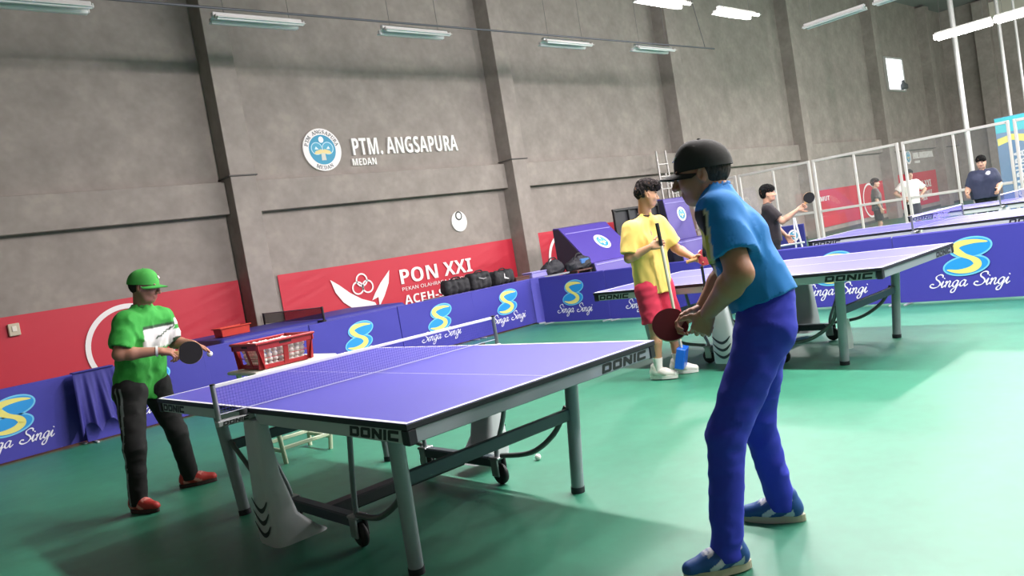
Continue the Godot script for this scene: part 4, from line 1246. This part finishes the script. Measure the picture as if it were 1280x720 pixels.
		put("handle", tubem(spline([Vector3(-0.12, 0.18, 0.03), Vector3(-0.05, 0.28, 0.03), Vector3(0.08, 0.29, 0.03), Vector3(0.15, 0.2, 0.03)]), 0.012, 8), mat("18181b", 0.6), bg)
		if q[2] > 0.4: put("pocket", boxm(Vector3(0.24, 0.1, 0.05), 0.015, Vector3(0.08, 0.14, 0.1)), mat("3567a8", 0.6), bg)
	var sup := thing("bench", "low dark bench behind the barriers under the bag with a blue pocket", "bench", Vector3(8.24, 0, -5.9))
	put("seat", boxm(Vector3(0.44, 0.03, 0.34), 0.006, Vector3(0, 0.7, 0)), mat("4a2b28", 0.6), sup)
	for x in [-1.0, 1.0]: put("leg", boxm(Vector3(0.04, 0.685, 0.3), 0.006, Vector3(0.19 * x, 0.3425, 0)), mat("3a3434", 0.6), sup)
	# purple padded covers
	for q in [[Vector3(9.2, 0.74, -6.2), 1.42, 0.78, 0.85, "purple padded wedge cover with the round emblem, behind the boy in yellow", 0.19], [Vector3(9.1, 0.0, -5.7), 1.25, 0.78, 0.3, "lower purple padded cover in front of the emblem wedge", 0.06], [Vector3(12.9, 0.0, -6.75), 0.95, 1.83, 0.4, "upright purple cover with a round emblem, behind the man in blue", 0.17, 0.28], [Vector3(12.6, 0.0, -6.25), 1.2, 0.85, 0.35, "low purple cover below the upright one, by the paddle hand", 0.12]]:
		var pc := thing("padded_cover", q[4], "cover", q[0], 0.0, "purple padded covers behind the barriers")
		var w: float = q[1]; var hgt: float = q[2]; var dp: float = q[3]
		var hh := Sh.new()
		# side profile: sloping front, short flat top
		hh.prism([Vector2(0, 0), Vector2(dp, 0), Vector2(dp, 0.03), Vector2(0.16, hgt), Vector2(0.02, hgt + 0.02), Vector2(0, hgt)], w, Transform3D(Basis(Vector3.BACK, Vector3.UP, Vector3.RIGHT) if false else Basis(Vector3(0, 0, 1), Vector3(0, 1, 0), Vector3(-1, 0, 0)), Vector3(w / 2, 0, -dp / 2)))
		put("pad", hh.done(), mat("4a3a96", 0.45), pc)
		for x in [-1.0, 1.0]:
			hh = Sh.new()
			hh.prism([Vector2(0.01, 0.01), Vector2(dp - 0.02, 0.01), Vector2(0.15, hgt - 0.01), Vector2(0.01, hgt - 0.01)], 0.012, Transform3D(Basis(Vector3(0, 0, 1), Vector3(0, 1, 0), Vector3(-1, 0, 0)), Vector3(w / 2 * x + (0.012 if x > 0 else 0.0), 0, -dp / 2)))
			put("side_panel", hh.done(), mat("2c2b3e", 0.6), pc)
		var sl := Vector3(0, hgt - 0.03, -(dp - 0.16)).normalized()
		var xf := Transform3D(Basis(Vector3.RIGHT, sl, Vector3.RIGHT.cross(sl)), Vector3(0.1, hgt * 0.5 + 0.016, -dp / 2 + (dp + 0.16) / 2)).translated_local(Vector3(0, hgt * (q[6] if q.size() > 6 else 0.0), 0))
		put("strip", boxm(Vector3(w * 0.94, 0.02, 0.006), 0.002, Vector3(-0.1, hgt * (0.44 - (q[6] if q.size() > 6 else 0.0)), 0.004)), mat("8d84c8", 0.5), pc, xf)
		club_emblem(pc, xf, q[5], false, 0.004)
	# black folded frames
	var fr := thing("folded_undercarriage", "black folded table undercarriage standing behind the boy in yellow", "frame", Vector3(11.55, 0, -6.9))
	for x in [-0.8, -0.3, 0.05, 0.4, 0.8]: put("upright", boxm(Vector3(0.05, 1.72, 0.05), 0.006, Vector3(x, 0.88, 0)), mat("1d1d20", 0.5), fr)
	for y in [0.1, 0.9, 1.74]: put("rail", boxm(Vector3(1.7, 0.05, 0.05), 0.006, Vector3(0, y, 0)), mat("232326", 0.5), fr)
	put("panel", boxm(Vector3(1.6, 1.58, 0.025), 0.004, Vector3(0, 0.93, -0.045)), mat("2a2a30", 0.6), fr)
	for x in [-1.0, 1.0]: put("foot", boxm(Vector3(0.06, 0.04, 0.5), 0.006, Vector3(0.7 * x, 0.03, 0)), mat("1d1d20", 0.5), fr)
	# step ladder against the wall
	var la := thing("step_ladder", "tall aluminium ladder leaning on the wall by the third column", "ladder", Vector3(13.35, 0, -7.25))
	for q in [[0.0, 0.0], [0.42, -0.12]]:
		var lean := Vector3(0.32, 3.05, -0.28)
		for x in [-1.0, 1.0]: put("rail", tubem([Vector3(0.23 * x + q[0], 0.01, q[1]), Vector3(0.19 * x + q[0], 0.01, q[1]) + lean * (1.0 if q[0] == 0.0 else 0.82)], 0.026, 8), mat("9c9a97", 0.4, 0.6), la)
		for k in 9:
			var f := (0.09 + 0.1 * k) * (1.0 if q[0] == 0.0 else 0.82)
			put("rung", boxm(Vector3(0.4, 0.03, 0.07), 0.005, Vector3(q[0] - 0.0, 0.01, q[1]) + lean * f), mat("a8a6a3", 0.4, 0.6), la)
	# blue panel on a white stand behind the barriers
	var sp := thing("stand", "white tube A-frame stand before the small blue emblem panel", "stand", Vector3(8.62, 0, -1.93))
	for q in [[Vector3(0, 0, 0.28), Vector3(0, 1.07, 0.14)], [Vector3(0, 0, 0.06), Vector3(0, 1.07, 0.13)], [Vector3(0, 0.67, -0.28), Vector3(0, 0.69, 0.24)], [Vector3(0, 0.0, -0.28), Vector3(0, 0.67, -0.28)]]:
		put("tube", tubem([q[0], q[1]], 0.014, 8), mat("dcdce2", 0.4), sp)
	var ep := thing("emblem_sign", "small blue panel with round emblem behind the white stand", "panel", Vector3(8.8, 0, -2.0))
	put("board", boxm(Vector3(0.03, 0.36, 0.5), 0.006, Vector3(0, 0.78, 0)), mat("2b2f78", 0.5), ep)
	put("leg", boxm(Vector3(0.03, 0.6, 0.04), 0.006, Vector3(0, 0.3, 0)), mat("2b2f78", 0.5), ep)
	club_emblem(ep, Transform3D(Basis(Vector3.UP, -PI / 2), Vector3(-0.016, 0.8, 0.08)), 0.09, false, 0.004)

	# ---------------------------------------------------------------- glass partition
	var px := 14.5
	var white := mat("c4c0bc", 0.5)
	var pz := [-7.9, -6.05, -4.2, -2.3, -0.32, 1.6, 3.5]
	var plabel := ["white-framed glass partition panel against the side wall", "white-framed glass panel behind the man in blue", "white-framed glass panel before the red banner and the boy in grey", "white-framed glass panel before the boy in white", "white-framed glass panel with the standing banner behind it", "white-framed glass panel past the standing banner"]
	for k in 6:
		var z0: float = pz[k] + 0.03; var z1: float = pz[k + 1] - 0.03
		var pp := thing("glass_partition", plabel[k], "partition", Vector3(px, 0, (z0 + z1) / 2), 0.0, "glass partition panels across the hall")
		var w := z1 - z0
		for s in [-1.0, 1.0]: put("post", boxm(Vector3(0.06, 2.14, 0.05), 0.008, Vector3(0, 1.07, (w / 2 - 0.026) * s)), white, pp)
		put("mullion", boxm(Vector3(0.045, 2.06, 0.045), 0.006, Vector3(0, 1.05, 0)), white, pp)
		for y in [0.04, 0.98, 2.11]: put("rail", boxm(Vector3(0.05, 0.055, w - 0.11), 0.006, Vector3(0, y, 0)), white, pp)
		for s in [-1.0, 1.0]:
			for y in [0.51, 1.545]:
				put("pane", boxm(Vector3(0.006, 0.88 if y < 1.0 else 1.06, w / 2 - 0.09), 0.0, Vector3(0, y, w / 4 * s)), mat("e8eef0", 0.03, 0.0, {"transparency": BaseMaterial3D.TRANSPARENCY_ALPHA, "albedo_color": Color(0.93, 0.95, 0.96, 0.035)}), pp)
	var rb := thing("standing_banner", "tall standing banner with teal top and upright letters, at the frame edge", "banner", Vector3(15.7, 0, -0.42))
	put("sheet", boxm(Vector3(0.012, 2.24, 0.95), 0.003, Vector3(0, 1.16, 0)), mat("5f7fa0", 0.5), rb)
	put("top_field", boxm(Vector3(0.016, 0.3, 0.94), 0.003, Vector3(0, 2.12, 0)), mat("3fb4bd", 0.5), rb)
	var rh := Sh.new()
	rh.prism([Vector2(-0.46, 1.72), Vector2(-0.2, 1.8), Vector2(0.1, 1.7), Vector2(0.46, 1.82), Vector2(0.46, 1.95), Vector2(0.1, 1.86), Vector2(-0.2, 1.92), Vector2(-0.46, 1.86)], 0.002, Transform3D(Basis(Vector3.UP, -PI / 2), Vector3(-0.007, 0, 0)), false)
	put("wave_print", rh.done(), mat("d7cf6a", 0.5), rb)
	put_text("lettering", "ANGSAPURA", 0.22, 1.25, mat("c9cdd2", 0.5), rb, Transform3D(Basis(Vector3.UP, -PI / 2) * Basis(Vector3.BACK, PI / 2), Vector3(-0.0075, 0.95, -0.1)))
	put("base", boxm(Vector3(0.16, 0.06, 1.0), 0.01, Vector3(0, 0.03, 0)), mat("a5a7aa", 0.4, 0.4), rb)

	# ---------------------------------------------------------------- ball basket on its little table
	var st := thing("side_table", "small cream table carrying the basket of balls", "table", Vector3(0.37, 0, -1.95))
	put("tabletop", boxm(Vector3(0.68, 0.025, 0.52), 0.008, Vector3(0, 0.722, 0)), mat("d9dccf", 0.5), st)
	for x in [-1.0, 1.0]:
		for z in [-1.0, 1.0]: put("leg", tubem([Vector3(0.19 * x, 0.0, 0.17 * z), Vector3(0.27 * x, 0.71, 0.22 * z)], [0.017, 0.02], 10), mat("b9c4a8", 0.5), st)
		put("stretcher", boxm(Vector3(0.02, 0.03, 0.36), 0.005, Vector3(0.2 * x, 0.1, 0)), mat("b9c4a8", 0.5), st)
	for z in [-1.0, 1.0]: put("stretcher", boxm(Vector3(0.4, 0.03, 0.02), 0.005, Vector3(0, 0.12, 0.178 * z)), mat("b9c4a8", 0.5), st)
	var bk := thing("basket", "red plastic basket full of white balls", "basket", Vector3(0.31, 0.735, -1.93))
	var red := mat("b02a30", 0.4)
	var bw := 0.215; var bh := 0.2
	put("floor_panel", boxm(Vector3(0.36, 0.01, 0.36), 0.004, Vector3(0, 0.006, 0)), red, bk)
	for s in [-1.0, 1.0]:
		for r in 2:
			var b := Basis(Vector3.UP, PI / 2 * r)
			put("rim", boxm(Vector3(0.485, 0.018, 0.03), 0.006, b * Vector3(0, bh, 0.228 * s), b), red, bk)
			put("rim_lip", boxm(Vector3(0.47, 0.05, 0.008), 0.003, b * Vector3(0, bh - 0.025, 0.222 * s), b), red, bk)
			put("bottom_rail", boxm(Vector3(0.37, 0.03, 0.01), 0.003, b * Vector3(0, 0.02, 0.185 * s), b), red, bk)
			put("handle_slot", boxm(Vector3(0.1, 0.016, 0.01), 0.004, b * Vector3(0, bh - 0.022, 0.224 * s), b), mat("2b1113", 0.6), bk)
			var tilt := b * Basis(Vector3.RIGHT, 0.2 * s)
			for x in [-0.19, 0.0, 0.19]: put("upright", boxm(Vector3(0.05 if x != 0.0 else 0.04, 0.17, 0.008), 0.003, b * Vector3(x * 1.05, 0.09, 0.204 * s), tilt), red, bk)
			for y in [0.085]: put("slat", boxm(Vector3(0.38 + y * 0.3, 0.005, 0.005), 0.002, b * Vector3(0, y, (0.186 + y * 0.2) * s), b), red, bk)
	# balls: only those the basket lets you see (outer layers and top)
	var bs := Sh.new(); bs.smooth(true)
	var prof := []
	for k in 9: prof.append(Vector2(0.02 * sin(PI * k / 8), -0.02 * cos(PI * k / 8)))
	bs.lathe(prof, Vector3.ZERO, 14)
	var ball_mesh := bs.done()
	var ball_m := mat("f1ece6", 0.45)
	var rng := RandomNumberGenerator.new(); rng.seed = 4
	var b0: MeshInstance3D = null
	for ly in 5:
		for ix in 8:
			for iz in 8:
				if ly < 4 and ix > 0 and ix < 7 and iz > 0 and iz < 7: continue
				if ly == 4 and (ix == 0 or iz == 0) and rng.randf() < 0.35: continue
				var k := 0.0425 + 0.0012 * ly
				var p := Vector3(0.31 + (ix - 3.5) * k + rng.randf_range(-0.0008, 0.0008), 0.735 + 0.032 + 0.035 * ly + (rng.randf_range(0, 0.006) if ly == 4 else 0.0), -1.93 + (iz - 3.5) * k)
				var o := put("ball", ball_mesh, ball_m)
				o.position = p
				tag(o, "white table tennis ball heaped in the red basket", "ball", "balls in the red basket")
	var fb := put("ball", ball_mesh, ball_m); fb.position = Vector3(0.88, 0.02, 0.245)
	tag(fb, "white ball lying on the floor beyond the front table's legs", "ball")

	var ps := thing("paper_sheet", "creased white paper sheet hanging by the leg of the second table", "paper", Vector3(3.72, 0.2, 0.98))
	var pg := Sh.new()
	for sd in [1.0, -1.0]:
		var pf := func(u, v): return Vector3((u - 0.5) * 0.15 + 0.02 * v, (v - 0.5) * 0.24, 0.012 * sin(u * 7.0 + v * 3.0) + 0.0008 * sd)
		if sd > 0: pg.grid(pf, 8, 10)
		else: pg.grid(func(u, v): return pf.call(1.0 - u, v), 8, 10)
	put("sheet", pg.done(), mat("cfd6d6", 0.7), ps)
	put("tape", boxm(Vector3(0.05, 0.02, 0.006), 0.001, Vector3(0.02, 0.125, 0.0)), mat("e3e0d2", 0.6), ps)
	people()

func people():
	# ---------------------------------------------------------------- man in blue
	var curl := [0.75, 0.8, 0.85, 0.9]
	person({"label": "man in blue shirt and trousers with dark cap, leaning forward and holding a red paddle", "at": Vector3(0.35, 0, 2.1), "skin": "bd876a", "cell": 0.0095, "fine": 0.0042, "s": 0.98, "fat": 0.98, "hcell": 0.0034,
		"J": {"hipL": Vector3(0.313, 0.88, 2.24), "hipR": Vector3(0.472, 0.875, 2.151), "kneeL": Vector3(0.149, 0.50, 2.105), "kneeR": Vector3(0.518, 0.47, 2.02), "ankL": Vector3(0.073, 0.089, 2.083), "ankR": Vector3(0.590, 0.085, 2.036), "pelvis": Vector3(0.399, 0.942, 2.212), "chest": Vector3(0.374, 1.235, 2.13), "neck": Vector3(0.355, 1.425, 2.08), "head": Vector3(0.338, 1.502, 2.045), "shL": Vector3(0.2, 1.335, 2.185), "shR": Vector3(0.518, 1.355, 1.987), "elL": Vector3(0.151, 1.108, 2.264), "elR": Vector3(0.53, 1.09, 1.98), "wrL": Vector3(0.206, 0.962, 2.067), "wrR": Vector3(0.415, 0.945, 1.90)},
		"hf": Vector3(-0.48, -0.14, -0.86), "head_s": 1.07, "arm_fat": 1.16, "hu": Vector3(0, 1, 0), "shirt": shirt_blue, "pants": func(r, _p): return col("343bc0"), "sleeve": 0.72, "cuff": 0.094, "hem_drop": -0.035, "collar": "2a6fb0", "fold": 0.007, "fold_size": 1.5, "fold_stretch": Vector3(1, 0.6, 1), "leg_fold": 0.006, "leg_fat": 1.04,
		"handL": {"f": Vector3(0.06, -0.75, -0.5), "n": Vector3(0.9, 0.1, -0.4), "side": -1.0, "curl": [0.75, 0.9, 0.95, 1.0]}, "handR": {"f": Vector3(-0.62, -0.3, -0.72), "n": Vector3(-0.55, -0.75, 0.3), "side": 1.0, "curl": curl},
		"toeL": Vector3(-0.78, 0, -0.62), "toeR": Vector3(-0.36, 0, -0.93), "shoe": ["1f4f8f", "c9ccd6", "b9b39a"], "shoe_cell": 0.005, "hair": ["4a423c", "crop"], "cap": ["2b2a28", "2e2d2b", "d9d8d4"]})
	paddle(Vector3(0.331, 0.905, 1.80), Vector3(0.1, 0.035, 0.09), Vector3(-0.5, 0.55, 0.65), "6d1420", "1b1b1d", "dark red paddle in the hand of the man in blue")
	# ---------------------------------------------------------------- man in green
	person({"label": "man in green and white shirt, black trousers and green cap at the table's far end", "at": Vector3(-0.64, 0, -1.92), "skin": "a3735c", "cell": 0.011, "fine": 0.005, "s": 0.97, "fat": 0.9, "chest_w": 0.066,
		"J": {"hipL": Vector3(-0.577, 0.79, -1.988), "hipR": Vector3(-0.754, 0.80, -1.910), "kneeL": Vector3(-0.481, 0.42, -2.0), "kneeR": Vector3(-0.821, 0.42, -1.82), "ankL": Vector3(-0.429, 0.085, -2.054), "ankR": Vector3(-0.864, 0.085, -1.805), "pelvis": Vector3(-0.666, 0.85, -1.958), "chest": Vector3(-0.62, 1.15, -1.885), "neck": Vector3(-0.597, 1.345, -1.856), "head": Vector3(-0.567, 1.482, -1.811), "shL": Vector3(-0.46, 1.245, -1.93), "shR": Vector3(-0.745, 1.255, -1.77), "elL": Vector3(-0.383, 1.05, -2.0), "elR": Vector3(-0.83, 1.06, -1.73), "wrL": Vector3(-0.335, 1.03, -1.78), "wrR": Vector3(-0.604, 1.034, -1.66)},
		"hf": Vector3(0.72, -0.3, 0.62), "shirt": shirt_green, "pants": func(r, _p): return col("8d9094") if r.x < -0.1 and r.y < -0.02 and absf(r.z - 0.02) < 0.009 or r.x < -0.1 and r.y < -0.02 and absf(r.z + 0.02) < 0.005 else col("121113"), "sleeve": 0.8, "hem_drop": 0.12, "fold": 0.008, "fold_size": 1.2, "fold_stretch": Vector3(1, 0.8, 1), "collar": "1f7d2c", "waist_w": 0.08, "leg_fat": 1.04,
		"handL": {"f": Vector3(0.35, -0.35, 0.85), "n": Vector3(-0.3, -0.9, 0.1), "side": -1.0, "curl": [0.1, 0.1, 0.14, 0.18]}, "handR": {"f": Vector3(0.85, -0.25, 0.35), "n": Vector3(0.2, -0.9, -0.3), "side": 1.0, "curl": curl},
		"toeL": Vector3(0.75, 0, 0.45), "toeR": Vector3(0.35, 0, 0.85), "shoe": ["b5332c", "d98a80", "3a2422"], "hair": ["332b27", "crop"], "cap": ["3f9e3f", "3fa044", "e7d9d0"]})
	paddle(Vector3(-0.43, 0.985, -1.60), Vector3(-0.17, 0.03, -0.08), Vector3(-0.3, 0.15, 0.95), "232123", "8e1d28", "black-faced paddle held by the man in green", 1.05)
	tag(put("watch", tubem([Vector3(-0.622, 1.036, -1.668), Vector3(-0.609, 1.034, -1.6635)], 0.036, 14), mat("e8e6e0", 0.35)), "white wristwatch on the wrist of the man in green", "watch")
	# ball in his open hand
	var bs := Sh.new(); bs.smooth(true)
	var prof := []
	for k in 9: prof.append(Vector2(0.02 * sin(PI * k / 8), -0.02 * cos(PI * k / 8)))
	bs.lathe(prof, Vector3.ZERO, 14)
	var hb := put("ball", bs.done(), mat("f1ece6", 0.45)); hb.position = Vector3(-0.285, 0.945, -1.64)
	tag(hb, "white ball at the fingertips of the man in green", "ball")
	# ---------------------------------------------------------------- boy in yellow
	person({"label": "boy in yellow shirt and red shorts standing with a long-handled dustpan and a paddle", "at": Vector3(3.07, 0, -0.3), "skin": "b98a6a", "cell": 0.011, "fine": 0.005, "s": 0.94, "fat": 0.92, "legs": "shorts",
		"J": {"hipL": Vector3(3.16, 0.78, -0.311), "hipR": Vector3(2.975, 0.78, -0.340), "kneeL": Vector3(3.175, 0.43, -0.275), "kneeR": Vector3(2.965, 0.43, -0.31), "ankL": Vector3(3.184, 0.085, -0.288), "ankR": Vector3(2.957, 0.09, -0.335), "pelvis": Vector3(3.066, 0.83, -0.335), "chest": Vector3(3.065, 1.19, -0.33), "neck": Vector3(3.069, 1.415, -0.311), "head": Vector3(3.078, 1.585, -0.265), "shL": Vector3(3.225, 1.315, -0.29), "shR": Vector3(2.905, 1.315, -0.355), "elL": Vector3(3.31, 1.09, -0.219), "elR": Vector3(2.832, 1.075, -0.364), "wrL": Vector3(3.283, 0.985, -0.03), "wrR": Vector3(2.925, 1.145, -0.19)},
		"hf": Vector3(0.75, -0.2, 0.66), "shirt": func(r): return col("e8c869"), "pants": shorts_red, "sleeve": 0.85, "cuff": 0.084, "hem_drop": 0.09, "fold": 0.009, "fold_size": 1.4, "collar": "3a2a22", "waist_w": 0.06,
		"handL": {"f": Vector3(0.1, -0.35, 0.9), "n": Vector3(-0.85, -0.4, -0.1), "side": -1.0, "curl": [0.6, 0.7, 0.75, 0.8]}, "handR": {"f": Vector3(0.55, 0.1, 0.75), "n": Vector3(0.75, -0.2, -0.5), "side": 1.0, "curl": curl},
		"toeL": Vector3(0.35, 0, 0.9), "toeR": Vector3(0.25, 0, 0.95), "shoe": ["e6e2da", "cfc8bc", "f0ede6"], "hair": ["2a2422", "curly"]})
	paddle(Vector3(3.255, 0.985, 0.1), Vector3(-0.03, -0.02, -0.14), Vector3(-0.75, 0.35, 0.4), "8e1f2c", "1b1b1d", "red paddle low in the hand of the boy in yellow")
	var dp := thing("dustpan", "blue dustpan on a long pale pole held by the boy in yellow", "dustpan", Vector3.ZERO)
	put("pole", tubem([Vector3(2.965, 1.2, -0.115), Vector3(3.075, 0.24, -0.15)], 0.0135, 10), mat("d9cdbb", 0.45), dp)
	put("grip", tubem([Vector3(2.95, 1.33, -0.11), Vector3(2.972, 1.14, -0.117)], 0.016, 10), mat("201f20", 0.6), dp)
	var ph := Sh.new()
	var pbz := Basis(Vector3.UP, 0.45) * Basis(Vector3.RIGHT, 0.25)
	ph.box(Vector3(3.1, 0.16, -0.14), Vector3(0.2, 0.17, 0.012), 0.004, pbz)
	for x in [-1.0, 1.0]: ph.box(Vector3(3.1, 0.16, -0.14) + pbz * Vector3(0.1 * x, 0, -0.035), Vector3(0.01, 0.17, 0.07), 0.003, pbz)
	ph.box(Vector3(3.1, 0.16, -0.14) + pbz * Vector3(0, 0.08, -0.035), Vector3(0.2, 0.012, 0.07), 0.003, pbz)
	put("pan", ph.done(), mat("1565d8", 0.4), dp)
	# ---------------------------------------------------------------- people at the back
	var relax := {"n": Vector3(0, 0, 1), "curl": [0.4, 0.45, 0.5, 0.55]}
	var mk := func(label, at, f, h, aL, aR, skin, shirt, pants, legs, hair, fL, fR, more):
		var d := {"label": label, "at": at, "skin": skin, "cell": 0.015, "fine": 0.0065, "hcell": 0.0055, "shoe_cell": 0.009, "s": h / 1.7, "J": standing(at, f, h, aL, aR), "hf": f, "shirt": shirt, "pants": func(_r, _p): return col(pants), "legs": legs, "hair": [hair, "short"], "toeL": f, "toeR": f, "shoe": ["d8d5d0", "8c8a88", "f0eeea"]}
		d.handL = {"f": fL, "n": Vector3.UP.cross(f) * -1.0, "side": -1.0, "curl": relax.curl}
		d.handR = {"f": fR, "n": Vector3.UP.cross(f), "side": 1.0, "curl": relax.curl}
		d.merge(more, true)
		return person(d)
	var fB := Vector3(0.47, 0, 0.88)
	mk.call("boy in black shirt holding a black paddle out behind the barriers", Vector3(7.35, 0, -1.5), fB, 1.58, [Vector3(0.05, -0.25, 0.05), Vector3(-0.02, -0.18, 0.15)], [Vector3(0.03, -0.2, 0.17), Vector3(-0.02, 0.13, 0.23)], "c79a82", func(r): return col("1d1c1f") if r.y < 0.16 or absf(r.x) < 0.1 else col("2c2b2e"), "1c1c20", "trousers", "191718", Vector3(0, -0.8, 0.5), fB * 0.9 + Vector3(0, 0.35, 0), {"handR": {"f": fB * 0.9 + Vector3(0, 0.35, 0), "n": Vector3(-0.8, 0.1, 0.4), "side": 1.0, "curl": [0.9, 0.95, 1.0, 1.0]}})
	var jb := standing(Vector3(7.35, 0, -1.5), fB, 1.58, [Vector3.ZERO, Vector3.ZERO], [Vector3(0.03, -0.2, 0.17), Vector3(-0.02, 0.13, 0.23)])
	var grip: Vector3 = jb.wrR + (fB * 0.9 + Vector3(0, 0.35, 0)).normalized() * 0.075
	paddle(grip + Vector3(0.035, 0.1, 0.07), Vector3(-0.035, -0.1, -0.07), Vector3(-0.55, 0.1, 0.85), "1c1a1b", "8e1d28", "black paddle raised by the boy in black behind the barriers")
	var fN := Vector3(-0.95, 0, 0.2)
	mk.call("man in navy shirt with a small chest emblem beyond the farthest table", Vector3(13.35, 0, -0.57), fN, 1.55, [Vector3(0.08, -0.25, 0.02), Vector3(-0.02, -0.1, 0.22)], [Vector3(0.1, -0.25, 0.02), Vector3(0.02, -0.1, 0.22)], "c79c84", func(r): return col("d8dbe2") if Vector2(r.x - 0.085, r.y - 0.1).length() < 0.034 and r.z > 0 else col("2a3048"), "20232e", "trousers", "1c1a1a", fN + Vector3(0, -0.4, 0), fN + Vector3(0, -0.4, 0), {"fat": 1.25, "arm_fat": 1.25, "chest_w": 0.11, "waist_w": 0.08, "sleeve": 0.9, "hf": fN + Vector3(0, -0.15, -0.1)})
	var fK := Vector3(0.42, 0, 0.9)
	mk.call("boy in grey shirt and dark shorts turned sideways behind the glass", Vector3(17.0, 0, -3.9), fK, 1.51, [Vector3(0.04, -0.26, 0.0), Vector3(0, -0.22, 0.08)], [Vector3(0.04, -0.26, 0.0), Vector3(0, -0.22, 0.08)], "c29a84", func(r): return col("4e4a48"), "2b2a2c", "shorts", "1d1a1a", Vector3(0, -1, 0.2), Vector3(0, -1, 0.2), {"hem_drop": 0.1})
	var fW := Vector3(-0.7, 0, 0.7)
	mk.call("boy in white shirt and black shorts, hands on hips behind the glass", Vector3(17.0, 0, -3.1), fW, 1.58, [Vector3(0.2, -0.2, -0.02), Vector3(-0.15, -0.15, 0.06)], [Vector3(0.2, -0.2, -0.02), Vector3(-0.15, -0.15, 0.06)], "b88f78", func(r): return col("e9e2dc"), "1c1b1c", "shorts", "1a1818", Vector3(-0.5, -0.6, 0.5), Vector3(-0.3, -0.6, 0.6), {"hem_drop": 0.1})

func shirt_blue(r: Vector3) -> Color:
	# front panel: black with yellow, edged by a pale line
	if r.z > 0.085 and r.y < 0.12:
		if r.z < 0.095: return col("d9cfb4")
		return col("c9c04a") if sin(r.y * 24.0 + r.x * 9.0) > 0.25 else col("17181c")
	return col("1182d2")

func shirt_green(r: Vector3) -> Color:
	if r.x > 0.185:
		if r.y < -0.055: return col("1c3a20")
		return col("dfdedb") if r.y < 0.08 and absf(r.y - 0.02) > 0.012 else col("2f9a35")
	if r.z > 0.02 and r.y > -0.10 and r.y < 0.055 and r.x > -0.1:
		return col("26402a") if r.y > 0.04 or absf(r.y + 0.035 - r.x * 0.35) < 0.006 and r.x > 0.0 else col("dcdbd8")
	return col("2f9a35")

func shorts_red(r: Vector3, _p: Vector3) -> Color:
	if r.x > 0.09 and r.z > 0.02 and r.z < 0.075 and sin(r.y * 95.0 + r.z * 60.0) > 0.15 and r.y < -0.02: return col("ecd6d6")
	return col("c92f4c")
